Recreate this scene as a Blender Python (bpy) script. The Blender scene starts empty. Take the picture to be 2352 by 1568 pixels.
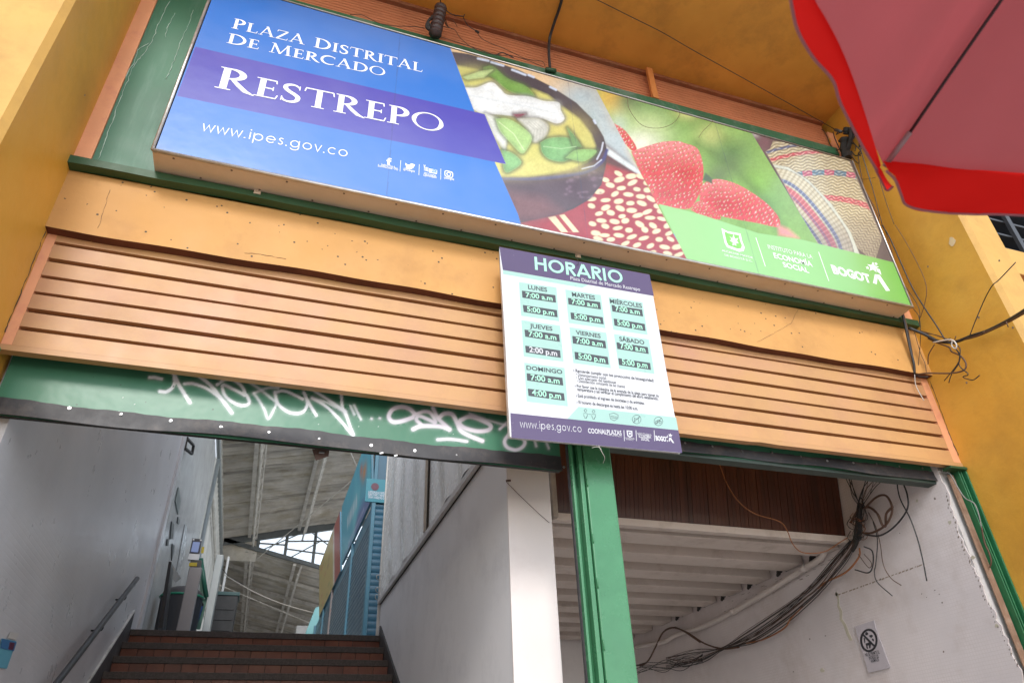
import bpy, math, random
import numpy as np
from mathutils import Vector, Matrix
random.seed(7); RNG = np.random.default_rng(7)
S = bpy.context.scene
C = S.collection

# ------------------------------------------------------------------ camera
PITCH, YAW, ROLL, FPX = 5.77971076e-01, 3.47230125e-01, -4.35552125e-02, 1620.67   # focal length in units of a 2352 px wide frame
fw = np.array([math.sin(YAW)*math.cos(PITCH), math.cos(YAW)*math.cos(PITCH), math.sin(PITCH)])
r0 = np.array([math.cos(YAW), -math.sin(YAW), 0]); u0 = np.cross(r0, fw)
rt = r0*math.cos(ROLL)+u0*math.sin(ROLL); up = -r0*math.sin(ROLL)+u0*math.cos(ROLL)
RC = np.array([rt, up, -fw])
cam = bpy.data.cameras.new('camera'); camo = bpy.data.objects.new('camera', cam); C.objects.link(camo)
camo.matrix_world = Matrix([[rt[0], up[0], -fw[0], 0], [rt[1], up[1], -fw[1], 0], [rt[2], up[2], -fw[2], 0], [0, 0, 0, 1]])
cam.sensor_width = 36; cam.lens = FPX/2352*36; cam.clip_end = 2000; cam.clip_start = .05
cam.dof.use_dof = True; cam.dof.focus_distance = 4.4; cam.dof.aperture_fstop = 4.5
S.camera = camo
# ------------------------------------------------------------------ light
SUN_EL, SUN_AZ = 31, 191          # degrees; azimuth clockwise from +y
w = bpy.data.worlds.new('World'); S.world = w; w.use_nodes = True
nt = w.node_tree; nt.nodes.clear()
sky = nt.nodes.new('ShaderNodeTexSky'); sky.sky_type = 'NISHITA'; sky.sun_disc = False
sky.sun_elevation = math.radians(SUN_EL); sky.sun_rotation = math.radians(SUN_AZ); sky.dust_density = 4; sky.air_density = 1.2; sky.altitude = 2600
hs = nt.nodes.new('ShaderNodeHueSaturation'); hs.inputs['Saturation'].default_value = .33
bg = nt.nodes.new('ShaderNodeBackground'); bg.inputs['Strength'].default_value = .15
wo = nt.nodes.new('ShaderNodeOutputWorld')
nt.links.new(sky.outputs[0], hs.inputs['Color']); nt.links.new(hs.outputs[0], bg.inputs[0]); nt.links.new(bg.outputs[0], wo.inputs[0])
sl = bpy.data.lights.new('sun', 'SUN'); sl.energy = .8; sl.angle = math.radians(14); sl.color = (1, .96, .9)
so = bpy.data.objects.new('sun', sl); C.objects.link(so)
a, e = math.radians(SUN_AZ), math.radians(SUN_EL)
so.rotation_euler = Vector((math.sin(a)*math.cos(e), math.cos(a)*math.cos(e), math.sin(e))).to_track_quat('Z', 'Y').to_euler()
S.view_settings.view_transform = 'Standard'; S.view_settings.look = 'None'; S.view_settings.gamma = 1
S.view_settings.exposure = 1.22
S.render.engine = 'CYCLES'
S.cycles.max_bounces = 8; S.cycles.diffuse_bounces = 5; S.cycles.transparent_max_bounces = 12

# ------------------------------------------------------------------ helpers
GZ = -1.34      # street level; the lens is the origin
def ray(x, y):
    return RC.T @ np.array([(x-1176)/FPX, -(y-784)/FPX, -1])
def aY(x, y, Y): v = ray(x, y); return v*Y/v[1]
def aX(x, y, X): v = ray(x, y); return v*X/v[0]
def aZ(x, y, Z): v = ray(x, y); return v*Z/v[2]
def crop(ox, oy, s=1400/2352):
    return lambda x, y: ((ox+x*s)/1.7415, (oy+y*s)/1.7415)
cA, cB, cC = crop(0, 0), crop(1400, 0), crop(2700, 0)
cD, cE, cF = crop(0, 900), crop(1400, 900), crop(2700, 900)
cG, cH, cI = crop(0, 1798), crop(1400, 1798), crop(2700, 1798)
cK, cKK = crop(600, 1700, 1000/2352), crop(600, 2100, 1000/2352)
WL = {}
def thing(name, label, cat, loc=(0, 0, 0), group=None, kind=None):
    o = bpy.data.objects.new(name, None); C.objects.link(o); o.location = loc; WL[o.name] = np.array(loc, float)
    tag(o, label, cat, group, kind); o.empty_display_size = .1
    return o
def tag(o, label=None, cat=None, group=None, kind=None):
    if label: o['label'] = label
    if cat: o['category'] = cat
    if group: o['group'] = group
    if kind: o['kind'] = kind
    return o
class MB:
    def __init__(s): s.v = []; s.f = []; s.m = []; s.smooth = False
    def add(s, vs, fs, m=0):
        b = len(s.v); s.v += [tuple(map(float, p)) for p in vs]; s.f += [tuple(b+i for i in f) for f in fs]; s.m += [m]*len(fs); return s
    def quad(s, a, b, c, d, m=0): return s.add([a, b, c, d], [(0, 1, 2, 3)], m)
    def box(s, x0, x1, y0, y1, z0, z1, m=0, bev=0):
        if bev:
            b = bev
            import bmesh
            bm = bmesh.new(); bmesh.ops.create_cube(bm, size=1)
            for v in bm.verts: v.co = Vector(((x0+x1)/2+v.co.x*(x1-x0), (y0+y1)/2+v.co.y*(y1-y0), (z0+z1)/2+v.co.z*(z1-z0)))
            bmesh.ops.bevel(bm, geom=bm.edges[:], offset=b, segments=2, affect='EDGES', profile=.5)
            bm.verts.index_update()
            s.add([v.co[:] for v in bm.verts], [[v.index for v in f.verts] for f in bm.faces], m); bm.free(); return s
        return s.add([(x0,y0,z0),(x1,y0,z0),(x1,y1,z0),(x0,y1,z0),(x0,y0,z1),(x1,y0,z1),(x1,y1,z1),(x0,y1,z1)],
                     [(0,3,2,1),(4,5,6,7),(0,1,5,4),(1,2,6,5),(2,3,7,6),(3,0,4,7)], m)
    def hexa(s, P, m=0):   # eight corners, bottom four then top four
        return s.add(P, [(0,3,2,1),(4,5,6,7),(0,1,5,4),(1,2,6,5),(2,3,7,6),(3,0,4,7)], m)
    def slab(s, P, n, m=0):  # polygon P thickened by vector n
        k = len(P); n = np.array(n); P = [np.array(p, float) for p in P]
        return s.add(P+[p+n for p in P], [tuple(range(k))[::-1], tuple(range(k, 2*k))]+[(i, (i+1) % k, k+(i+1) % k, k+i) for i in range(k)], m)
    def tube(s, pts, r, n=6, m=0, cap=True):
        P = [np.array(p, float) for p in pts]; b = len(s.v); rs = r if hasattr(r, '__len__') else [r]*len(P)
        ref = np.array([.31, .52, .79])
        for i, p in enumerate(P):
            t = P[min(i+1, len(P)-1)]-P[max(i-1, 0)]; t = t/(np.linalg.norm(t)+1e-9)
            u = np.cross(t, ref); u /= np.linalg.norm(u)+1e-9; v = np.cross(t, u)
            for k in range(n):
                an = 2*math.pi*k/n; s.v.append(tuple(p+rs[i]*(math.cos(an)*u+math.sin(an)*v)))
        for i in range(len(P)-1):
            for k in range(n):
                s.f.append((b+i*n+k, b+i*n+(k+1) % n, b+(i+1)*n+(k+1) % n, b+(i+1)*n+k)); s.m.append(m)
        if cap:
            s.f.append(tuple(b+k for k in range(n))[::-1]); s.m.append(m)
            s.f.append(tuple(b+(len(P)-1)*n+k for k in range(n))); s.m.append(m)
        return s
    def grid(s, fn, nu, nv, m=0):
        b = len(s.v)
        for j in range(nv+1):
            for i in range(nu+1): s.v.append(tuple(map(float, fn(i/nu, j/nv))))
        for j in range(nv):
            for i in range(nu):
                q = b+j*(nu+1)+i; s.f.append((q, q+1, q+nu+2, q+nu+1)); s.m.append(m)
        return s
    def build(s, name, mat, parent=None, origin=None, smooth=None, **kw):
        V = np.array(s.v)
        og = np.array(origin, float) if origin is not None else (V.min(0)+V.max(0))/2
        me = bpy.data.meshes.new(name); me.from_pydata([tuple(p) for p in (V-og)], [], s.f)
        mats = mat if isinstance(mat, (list, tuple)) else [mat]
        for mm in mats: me.materials.append(mm)
        if len(mats) > 1: me.polygons.foreach_set('material_index', s.m)
        if s.smooth if smooth is None else smooth: me.polygons.foreach_set('use_smooth', [True]*len(me.polygons))
        me.update()
        o = bpy.data.objects.new(name, me); C.objects.link(o)
        pl = WL[parent.name] if parent else np.zeros(3)
        if parent: o.parent = parent
        o.location = og-pl; WL[o.name] = og
        tag(o, **kw)
        return o
def dup(o, delta, parent=None):
    c = o.copy(); C.objects.link(c); c.location = Vector(o.location)+Vector(tuple(map(float, delta))); WL[c.name] = WL[o.name]+np.array(delta, float)
    if parent: c.parent = parent; c.location = Vector(tuple(map(float, WL[c.name]-WL[parent.name])))
    return c
def struct(mb, name, mat, parent=None, **kw):
    return mb.build(name, mat, parent, kind='structure' if parent is None else None, **kw)
def spline(P, n=6):
    P = [np.array(p, float) for p in P]
    if len(P) < 3: return P
    Q = [2*P[0]-P[1]]+P+[2*P[-1]-P[-2]]; out = []
    for i in range(1, len(Q)-2):
        a, b, c, d = Q[i-1:i+3]
        for k in range(n):
            t = k/n; out.append(.5*((2*b)+(-a+c)*t+(2*a-5*b+4*c-d)*t*t+(-a+3*b-3*c+d)*t**3))
    out.append(P[-1]); return out

# ------------------------------------------------------------------ materials
MATS = {}
def mat(name, col, rough=.6, var=.12, scale=2.5, dirt=None, dirt_amt=0, dscale=6, bump=.15, bscale=40, metal=0, spec=.5, streak=False, chips=None, chip_t=.7, chip_scale=9, hue=None, speck=0):
    if name in MATS: return MATS[name]
    m = bpy.data.materials.new(name); m.use_nodes = True; n = m.node_tree.nodes; L = m.node_tree.links
    b = n['Principled BSDF']; b.inputs['Roughness'].default_value = rough; b.inputs['Metallic'].default_value = metal
    b.inputs['Specular IOR Level'].default_value = spec
    g = n.new('ShaderNodeNewGeometry')
    def noise(sc, det=6, vec=None, rg=.6):
        t = n.new('ShaderNodeTexNoise'); t.inputs['Scale'].default_value = sc; t.inputs['Detail'].default_value = det; t.inputs['Roughness'].default_value = rg
        L.new(vec or g.outputs['Position'], t.inputs['Vector']); return t.outputs['Fac']
    def ramp(f, lo, hi):
        r = n.new('ShaderNodeMapRange'); r.inputs['From Min'].default_value = lo; r.inputs['From Max'].default_value = hi; L.new(f, r.inputs['Value']); return r.outputs[0]
    def mix(f, c1, c2):
        x = n.new('ShaderNodeMix'); x.data_type = 'RGBA'
        if isinstance(f, float): x.inputs[0].default_value = f
        else: L.new(f, x.inputs[0])
        for i, c in ((6, c1), (7, c2)):
            if isinstance(c, tuple): x.inputs[i].default_value = (*c, 1)
            else: L.new(c, x.inputs[i])
        return x.outputs[2]
    c = np.array(col)
    lo, hi = tuple(np.clip(c*(1-var), 0, 1)), tuple(np.clip(c*(1+var), 0, 1))
    out = mix(ramp(noise(scale), .3, .7), lo, hi)
    if hue: out = mix(ramp(noise(scale*.7+1), .45, .75), out, hue)
    if dirt_amt:
        vec = None
        if streak:
            mp = n.new('ShaderNodeMapping'); mp.inputs['Scale'].default_value = streak if isinstance(streak, tuple) else (3, 3, .35); L.new(g.outputs['Position'], mp.inputs['Vector']); vec = mp.outputs[0]
        f = ramp(noise(dscale, 9, vec, .7), .5, .8)
        mm = n.new('ShaderNodeMath'); mm.operation = 'MULTIPLY'; mm.inputs[1].default_value = dirt_amt; L.new(f, mm.inputs[0])
        out = mix(mm.outputs[0], out, dirt or tuple(c*.4))
    if speck:
        v = n.new('ShaderNodeTexVoronoi'); v.inputs['Scale'].default_value = speck; L.new(g.outputs['Position'], v.inputs['Vector'])
        f1 = n.new('ShaderNodeMath'); f1.operation = 'LESS_THAN'; f1.inputs[1].default_value = .13; L.new(v.outputs['Distance'], f1.inputs[0])
        f2 = n.new('ShaderNodeMath'); f2.operation = 'GREATER_THAN'; f2.inputs[1].default_value = .52; L.new(noise(speck*.45, 2), f2.inputs[0])
        f3 = n.new('ShaderNodeMath'); f3.operation = 'MULTIPLY'; L.new(f1.outputs[0], f3.inputs[0]); L.new(f2.outputs[0], f3.inputs[1])
        out = mix(f3.outputs[0], out, (.05, .035, .02))
    if chips:
        f = ramp(noise(chip_scale, 8, None, .65), chip_t, chip_t+.02); out = mix(f, out, chips)
    L.new(out, b.inputs['Base Color'])
    rr = n.new('ShaderNodeMapRange'); rr.inputs['To Min'].default_value = max(rough-.12, .03); rr.inputs['To Max'].default_value = min(rough+.15, 1)
    L.new(noise(scale*3), rr.inputs['Value']); L.new(rr.outputs[0], b.inputs['Roughness'])
    if bump:
        bn = n.new('ShaderNodeBump'); bn.inputs['Strength'].default_value = bump; bn.inputs['Distance'].default_value = .004
        L.new(noise(bscale, 8), bn.inputs['Height']); L.new(bn.outputs[0], b.inputs['Normal'])
    MATS[name] = m; return m
def plain(name, col, rough=.5, metal=0, spec=.5):
    if name in MATS: return MATS[name]
    m = mat(name, col, rough, var=.04, bump=0, metal=metal, spec=spec); return m
def attrmat(name, rough=.35, spec=.5, bump=0, trans=0):
    m = bpy.data.materials.new(name); m.use_nodes = True; n = m.node_tree.nodes; L = m.node_tree.links; b = n['Principled BSDF']
    at = n.new('ShaderNodeVertexColor'); at.layer_name = 'Col'; L.new(at.outputs[0], b.inputs['Base Color'])
    b.inputs['Roughness'].default_value = rough; b.inputs['Specular IOR Level'].default_value = spec
    if bump:
        g = n.new('ShaderNodeNewGeometry'); t = n.new('ShaderNodeTexNoise'); t.inputs['Scale'].default_value = 9; L.new(g.outputs['Position'], t.inputs['Vector'])
        bn = n.new('ShaderNodeBump'); bn.inputs['Strength'].default_value = bump; bn.inputs['Distance'].default_value = .01; L.new(t.outputs[0], bn.inputs['Height']); L.new(bn.outputs[0], b.inputs['Normal'])
    MATS[name] = m; return m
def tilemat(name, col, grout, axis, pitch=.022, rough=.35, var=.1, dirt=(.3, .26, .2), dirt_amt=.5, lines=.6, bst=.3):
    """mosaic: fine square joints as relief plus a faint grout colour"""
    m = mat(name, col, rough, var=var, scale=1.6, dirt=dirt, dirt_amt=dirt_amt, dscale=2.2, bump=0, streak=False); n = m.node_tree.nodes; L = m.node_tree.links; b = n['Principled BSDF']
    g = n.new('ShaderNodeNewGeometry'); sp = n.new('ShaderNodeSeparateXYZ'); L.new(g.outputs['Position'], sp.inputs[0])
    fs = []
    for k in axis:
        a1 = n.new('ShaderNodeMath'); a1.operation = 'PINGPONG'; a1.inputs[1].default_value = pitch/2; L.new(sp.outputs[k], a1.inputs[0])
        a2 = n.new('ShaderNodeMapRange'); a2.inputs['From Min'].default_value = 0; a2.inputs['From Max'].default_value = pitch*.12; L.new(a1.outputs[0], a2.inputs['Value']); fs.append(a2.outputs[0])
    mn = n.new('ShaderNodeMath'); mn.operation = 'MINIMUM'; L.new(fs[0], mn.inputs[0]); L.new(fs[1], mn.inputs[1])
    src = b.inputs['Base Color'].links[0].from_socket
    nz = n.new('ShaderNodeTexNoise'); nz.inputs['Scale'].default_value = 3.2; nz.inputs['Detail'].default_value = 7; L.new(g.outputs['Position'], nz.inputs['Vector'])
    nr = n.new('ShaderNodeMapRange'); nr.inputs['From Min'].default_value = .42; nr.inputs['From Max'].default_value = .66; nr.inputs['To Max'].default_value = lines; nr.inputs['To Min'].default_value = lines*.2; L.new(nz.outputs[0], nr.inputs['Value'])
    iv = n.new('ShaderNodeMath'); iv.operation = 'SUBTRACT'; iv.inputs[0].default_value = 1; L.new(mn.outputs[0], iv.inputs[1])
    ml = n.new('ShaderNodeMath'); ml.operation = 'MULTIPLY'; L.new(iv.outputs[0], ml.inputs[0]); L.new(nr.outputs[0], ml.inputs[1])
    x = n.new('ShaderNodeMix'); x.data_type = 'RGBA'; L.new(ml.outputs[0], x.inputs[0]); L.new(src, x.inputs[6]); x.inputs[7].default_value = (*grout, 1); L.new(x.outputs[2], b.inputs['Base Color'])
    n2 = n.new('ShaderNodeTexNoise'); n2.inputs['Scale'].default_value = 14; L.new(g.outputs['Position'], n2.inputs['Vector'])
    ad = n.new('ShaderNodeMath'); ad.operation = 'MULTIPLY_ADD'; ad.inputs[1].default_value = .5; L.new(n2.outputs[0], ad.inputs[0]); L.new(mn.outputs[0], ad.inputs[2])
    bp = n.new('ShaderNodeBump'); bp.inputs['Strength'].default_value = bst; bp.inputs['Distance'].default_value = .002; L.new(ad.outputs[0], bp.inputs['Height']); L.new(bp.outputs[0], b.inputs['Normal'])
    return m
YEL = mat('yellow_paint', (.66, .34, .045), .42, var=.10, scale=1.2, dirt=(.38, .185, .03), dirt_amt=.7, dscale=1.5, bump=.8, bscale=16, chips=(.30, .16, .05), chip_t=.79, chip_scale=7, hue=(.66, .37, .06))
YELF = mat('pale_yellow_paint', (.56, .32, .075), .6, var=.09, scale=2, dirt=(.36, .2, .06), dirt_amt=.7, dscale=3, bump=.5, bscale=26)
SOF = mat('soffit_paint', (.76, .34, .055), .5, var=.1, scale=1.4, dirt=(.3, .12, .03), dirt_amt=.6, dscale=2.2, bump=.5, bscale=10, hue=(.68, .28, .04), chips=(.82, .48, .18), chip_t=.735)
BEAM = mat('orange_paint', (.55, .285, .085), .62, var=.10, scale=1.3, dirt=(.36, .17, .05), dirt_amt=.75, dscale=2.4, bump=.35, bscale=30, speck=21)
LOUV = mat('peach_enamel', (.49, .268, .108), .45, var=.06, scale=1.5, dirt=(.36, .18, .09), dirt_amt=.75, dscale=2.2, bump=.12, bscale=14, hue=(.47, .24, .135), chips=(.22, .12, .07), chip_t=.755, chip_scale=12)
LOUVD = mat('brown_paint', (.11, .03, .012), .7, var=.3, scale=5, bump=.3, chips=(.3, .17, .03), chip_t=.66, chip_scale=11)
LOUV2 = mat('terracotta_enamel', (.56, .21, .10), .5, var=.1, scale=2.5, dirt=(.3, .1, .05), dirt_amt=.5, bump=.2)
SALM = mat('salmon_paint', (.72, .33, .17), .55, var=.08, dirt=(.45, .1, .12), dirt_amt=.5, dscale=7, bump=.25, chips=(.7, .38, .05), chip_t=.68, chip_scale=5)
GDK = mat('dark_green_paint', (.022, .075, .030), .45, var=.2, dirt=(.02, .05, .02), dirt_amt=.5, bump=.3, chips=(.42, .36, .24), chip_t=.70, chip_scale=7)
GPAN = mat('green_sheet_paint', (.03, .14, .08), .4, var=.16, scale=1.8, dirt=(.11, .24, .18), dirt_amt=.75, dscale=5, streak=True, bump=.12, bscale=8)
GPOST = mat('green_gloss_paint', (.055, .22, .10), .25, var=.1, scale=2.4, dirt=(.02, .13, .05), dirt_amt=.5, dscale=3, bump=.35, bscale=16, chips=(.45, .2, .1), chip_t=.755, chip_scale=14)
GCH = mat('green_channel_paint', (.02, .14, .055), .35, var=.2, dirt=(.01, .07, .03), dirt_amt=.7, bump=.3, bscale=20)
RUB = mat('black_rubber', (.035, .034, .038), .5, var=.25, scale=5, dirt=(.16, .13, .11), dirt_amt=.6, dscale=7, bump=.35, bscale=14)
RUBD = mat('dark_metal_edge', (.02, .022, .02), .6, var=.3, bump=.2)
STEEL = mat('zinc_steel', (.50, .50, .50), .35, metal=1, var=.1, bump=.1)
ALU = mat('weathered_aluminium', (.62, .60, .58), .38, metal=.85, var=.15, scale=12, dirt=(.3, .25, .2), dirt_amt=.6, dscale=20, bump=.4, bscale=60)
BOXU = mat('lightbox_cream_metal', (.60, .49, .37), .42, var=.06, dirt=(.5, .36, .22), dirt_amt=.5, dscale=4, bump=.1, bscale=8, spec=.6)
WHW = mat('white_wall_paint', (.82, .80, .80), .5, var=.05, scale=1, dirt=(.42, .4, .41), dirt_amt=.45, dscale=1.5, bump=.25, bscale=12)
WHP = mat('white_pier_paint', (.80, .73, .71), .45, var=.05, scale=1.5, dirt=(.6, .5, .46), dirt_amt=.5, dscale=2, bump=.3, bscale=10)
TLEFT = tilemat('white_wall_tile', (.60, .59, .605), (.4, .39, .39), (1, 2), .03, rough=.3, dirt_amt=.08, dirt=(.45, .45, .46), lines=.10, bst=.14)
TSIL = tilemat('glossy_wall_tile', (.66, .67, .67), (.26, .26, .27), (1, 2), .035, rough=.14, dirt_amt=.35, dirt=(.3, .3, .3), lines=.3, bst=.9)
TRIGHT = tilemat('white_mosaic_tile', (.70, .64, .635), (.45, .39, .34), (1, 2), .021, rough=.42, dirt_amt=.6, dirt=(.46, .37, .32), lines=.34)
GAL = mat('galvanised_sheet', (.86, .86, .85), .24, metal=.1, var=.04, scale=3, dirt=(.8, .8, .8), dirt_amt=.1, dscale=3, bump=.2, bscale=3)
ASB = mat('fibre_cement_sheet', (.62, .59, .54), .85, var=.2, scale=1.2, streak=(.35, 3.2, .35), dirt=(.09, .085, .075), dirt_amt=1.0, dscale=.9, bump=.3, bscale=8, hue=(.42, .37, .27))
TRU = mat('white_steel', (.66, .64, .60), .55, var=.2, dirt=(.2, .17, .14), dirt_amt=.7, bump=.2)
BLUE = mat('blue_enamel', (.05, .17, .25), .4, var=.14, scale=1.6, dirt=(.03, .12, .2), dirt_amt=.5, bump=.1)
BLUE2 = mat('blue_shutter_enamel', (.025, .10, .165), .35, var=.12, scale=2, bump=.1)
WOOD = None
JOI = mat('white_joist_paint', (.60, .53, .485), .55, var=.1, scale=2, dirt=(.27, .21, .17), dirt_amt=.75, dscale=4, bump=.3, bscale=12)
DARK = mat('dark_soot', (.03, .027, .025), .8, var=.3)
PVC = mat('pvc_pipe', (.62, .56, .53), .4, var=.06, dirt=(.5, .42, .36), dirt_amt=.4, dscale=5, bump=0)
CAB = plain('black_cable', (.02, .02, .022), .45)
CABB = plain('brown_cable', (.10, .05, .03), .55)
CABC = plain('copper_cable', (.30, .11, .035), .5)
CABW = plain('white_cable', (.55, .52, .48), .5)
CONC = mat('street_concrete', (.42, .39, .35), .85, var=.15, scale=1, bump=.4, dirt_amt=.4, dscale=2)
GRAN = mat('granolithic_nosing', (.068, .055, .05), .7, var=.3, scale=30, dirt=(.2, .18, .17), dirt_amt=.4, dscale=70, bump=.5, bscale=90)
RED = mat('red_clay_tile', (.165, .05, .03), .42, var=.22, scale=7, dirt=(.14, .05, .04), dirt_amt=.7, dscale=12, bump=.2, hue=(.20, .07, .035))
def objvar(m, amt):
    n = m.node_tree.nodes; L = m.node_tree.links; b = n['Principled BSDF']; src = b.inputs['Base Color'].links[0].from_socket
    oi = n.new('ShaderNodeObjectInfo'); mr = n.new('ShaderNodeMapRange'); mr.inputs['To Min'].default_value = 1-amt; mr.inputs['To Max'].default_value = 1+amt; L.new(oi.outputs['Random'], mr.inputs['Value'])
    h = n.new('ShaderNodeHueSaturation'); L.new(src, h.inputs['Color']); L.new(mr.outputs[0], h.inputs['Value']); L.new(h.outputs[0], b.inputs['Base Color'])
objvar(RED, .16); objvar(LOUV, .05)
GROUT = mat('stair_mortar', (.10, .07, .06), .8, var=.2)
RUST = mat('rusty_steel', (.22, .13, .085), .8, var=.2, scale=8, dirt=(.42, .32, .25), dirt_amt=.7, dscale=9, bump=.5)
WHITE = plain('white_vinyl', (.78, .79, .80), .35)

def woodm():
    m = bpy.data.materials.new('varnished_plank'); m.use_nodes = True; n = m.node_tree.nodes; L = m.node_tree.links; b = n['Principled BSDF']
    g = n.new('ShaderNodeNewGeometry'); mp = n.new('ShaderNodeMapping'); mp.inputs['Scale'].default_value = (7, 1, .9); L.new(g.outputs['Position'], mp.inputs['Vector'])
    t = n.new('ShaderNodeTexNoise'); t.inputs['Scale'].default_value = 1.3; t.inputs['Detail'].default_value = 9; L.new(mp.outputs[0], t.inputs['Vector'])
    oi = n.new('ShaderNodeObjectInfo'); ad = n.new('ShaderNodeMath'); ad.operation = 'MULTIPLY_ADD'; ad.inputs[1].default_value = .16; L.new(oi.outputs['Random'], ad.inputs[0]); L.new(t.outputs[0], ad.inputs[2])
    r = n.new('ShaderNodeValToRGB'); L.new(ad.outputs[0], r.inputs[0]); r.color_ramp.elements[0].position = .35; r.color_ramp.elements[0].color = (.045, .017, .010, 1); r.color_ramp.elements[1].position = .98; r.color_ramp.elements[1].color = (.105, .038, .018, 1)
    e = r.color_ramp.elements.new(.62); e.color = (.085, .026, .014, 1)
    L.new(r.outputs[0], b.inputs['Base Color']); b.inputs['Roughness'].default_value = .38
    return m
WOOD = woodm()

# ------------------------------------------------------------------ flat print: numpy painting carried by a dense sheet
def vnoise(x, y, sc, seed=0):
    r = np.random.default_rng(seed); G = r.random((257, 257)); x = x*sc+50; y = y*sc+50
    i = np.floor(x).astype(int); j = np.floor(y).astype(int); fx = x-i; fy = y-j; fx = fx*fx*(3-2*fx); fy = fy*fy*(3-2*fy)
    i %= 256; j %= 256
    return (G[i, j]*(1-fx)+G[i+1, j]*fx)*(1-fy)+(G[i, j+1]*(1-fx)+G[i+1, j+1]*fx)*fy
def fbm(x, y, sc, seed=0, o=4): return sum(vnoise(x, y, sc*2**k, seed+k)/2**k for k in range(o))/sum(1/2**k for k in range(o))
def sdpoly(x, y, P):
    P = np.array(P, float); n = len(P); d = np.full(x.shape, 1e18); s = np.ones(x.shape); j = n-1
    for i in range(n):
        ex, ey = P[j]-P[i]; wx = x-P[i][0]; wy = y-P[i][1]
        t = np.clip((wx*ex+wy*ey)/(ex*ex+ey*ey+1e-9), 0, 1); d = np.minimum(d, (wx-ex*t)**2+(wy-ey*t)**2)
        c1 = y >= P[i][1]; c2 = y < P[j][1]; c3 = ex*wy > ey*wx
        s = np.where((c1 & c2 & c3) | (~c1 & ~c2 & ~c3), -s, s); j = i
    return s*np.sqrt(d)
def sdline(x, y, P):
    d = np.full(x.shape, 1e18)
    for a, b in zip(P[:-1], P[1:]):
        ex, ey = b[0]-a[0], b[1]-a[1]; wx = x-a[0]; wy = y-a[1]; t = np.clip((wx*ex+wy*ey)/(ex*ex+ey*ey+1e-9), 0, 1)
        d = np.minimum(d, (wx-ex*t)**2+(wy-ey*t)**2)
    return np.sqrt(d)
def lin(r, g, b): return np.array([((c/255+.055)/1.055)**2.4 if c > 10 else c/255/12.92 for c in (r, g, b)])
class Paint:
    def __init__(s, x, y, base): s.x, s.y = x, y; s.c = np.tile(np.array(base, float), (x.size, 1)).reshape(x.shape+(3,)); s.clip = 1
    def over(s, a, col):
        a = np.clip(a*s.clip, 0, 1)[..., None]; s.c = s.c*(1-a)+np.array(col)*a
    def poly(s, P, col, soft=1.2, al=1, sp=False, sh=0):
        if sp: P = spline(list(P)+[P[0]], 5)[:-1]
        P = np.array([p[:2] for p in P]); d = sdpoly(s.x, s.y, P); c = np.array(col)
        if sh: s.over(sh*.7*np.exp(-(np.maximum(d-4, 0)/16)**2)*(d > 0), c*.22)
        s.over(al*np.clip(.5-d/soft, 0, 1), col)
        if sh:
            ins = np.clip(.5-d/soft, 0, 1); nz_ = fbm(s.x, s.y, .013, int(abs(P[0][0])) % 50, 5)
            s.over(ins*np.clip(1+d/26, 0, 1)*.55*sh, c*.5); s.over(ins*np.clip(nz_*2.4-.9, 0, 1)*.45*sh, c*.55); s.over(ins*np.clip(1.1-nz_*2.6, 0, 1)*.5*sh, np.clip(c*1.5+.04, 0, 1))
            tx = vnoise(s.x*.35+s.y*.1, s.y*.9, .22, 7); s.over(ins*(tx > .72)*.16*sh, c*.5)
    def line(s, P, wd, col, soft=1.2, al=1, sp=False):
        if sp: P = [tuple(p) for p in spline(P, 6)]
        s.over(al*np.clip((wd-sdline(s.x, s.y, P))/soft+.5, 0, 1), col)
    def blob(s, cx, cy, rx, ry, col, al=1, p=1):
        s.over(al*np.exp(-(((s.x-cx)/rx)**2+((s.y-cy)/ry)**2)**p), col)
def sheet(name, m, parent, P00, P10, P01, P11, nu, nv, colfn, **kw):
    U, V = np.meshgrid(np.linspace(0, 1, nu+1), np.linspace(0, 1, nv+1)); U = U[..., None]; V = V[..., None]
    W = (1-U)*(1-V)*P00+U*(1-V)*P10+(1-U)*V*P01+U*V*P11
    cc = W @ RC.T; X = 1176+FPX*cc[..., 0]/-cc[..., 2]; Y = 784-FPX*cc[..., 1]/-cc[..., 2]   # the print's own chart
    col = colfn(X, Y, W)
    q = (np.arange(nv)[:, None]*(nu+1)+np.arange(nu)[None]).ravel(); F = np.stack([q, q+1, q+nu+2, q+nu+1], 1)
    og = W.reshape(-1, 3).mean(0)
    me = bpy.data.meshes.new(name); N = (nu+1)*(nv+1)
    me.vertices.add(N); me.vertices.foreach_set('co', (W.reshape(-1, 3)-og).ravel())
    me.loops.add(F.size); me.loops.foreach_set('vertex_index', F.ravel().astype(np.int32))
    me.polygons.add(len(F)); me.polygons.foreach_set('loop_start', np.arange(0, F.size, 4, dtype=np.int32)); me.polygons.foreach_set('loop_total', np.full(len(F), 4, dtype=np.int32))
    me.update(); at = me.color_attributes.new('Col', 'FLOAT_COLOR', 'POINT')
    at.data.foreach_set('color', np.concatenate([np.clip(col, 0, 1).reshape(-1, 3), np.ones((N, 1))], 1).astype(np.float32).ravel())
    me.materials.append(m)
    o = bpy.data.objects.new(name, me); C.objects.link(o); o.parent = parent; o.location = og-WL[parent.name]; WL[o.name] = og; tag(o, **kw); return o

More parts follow.
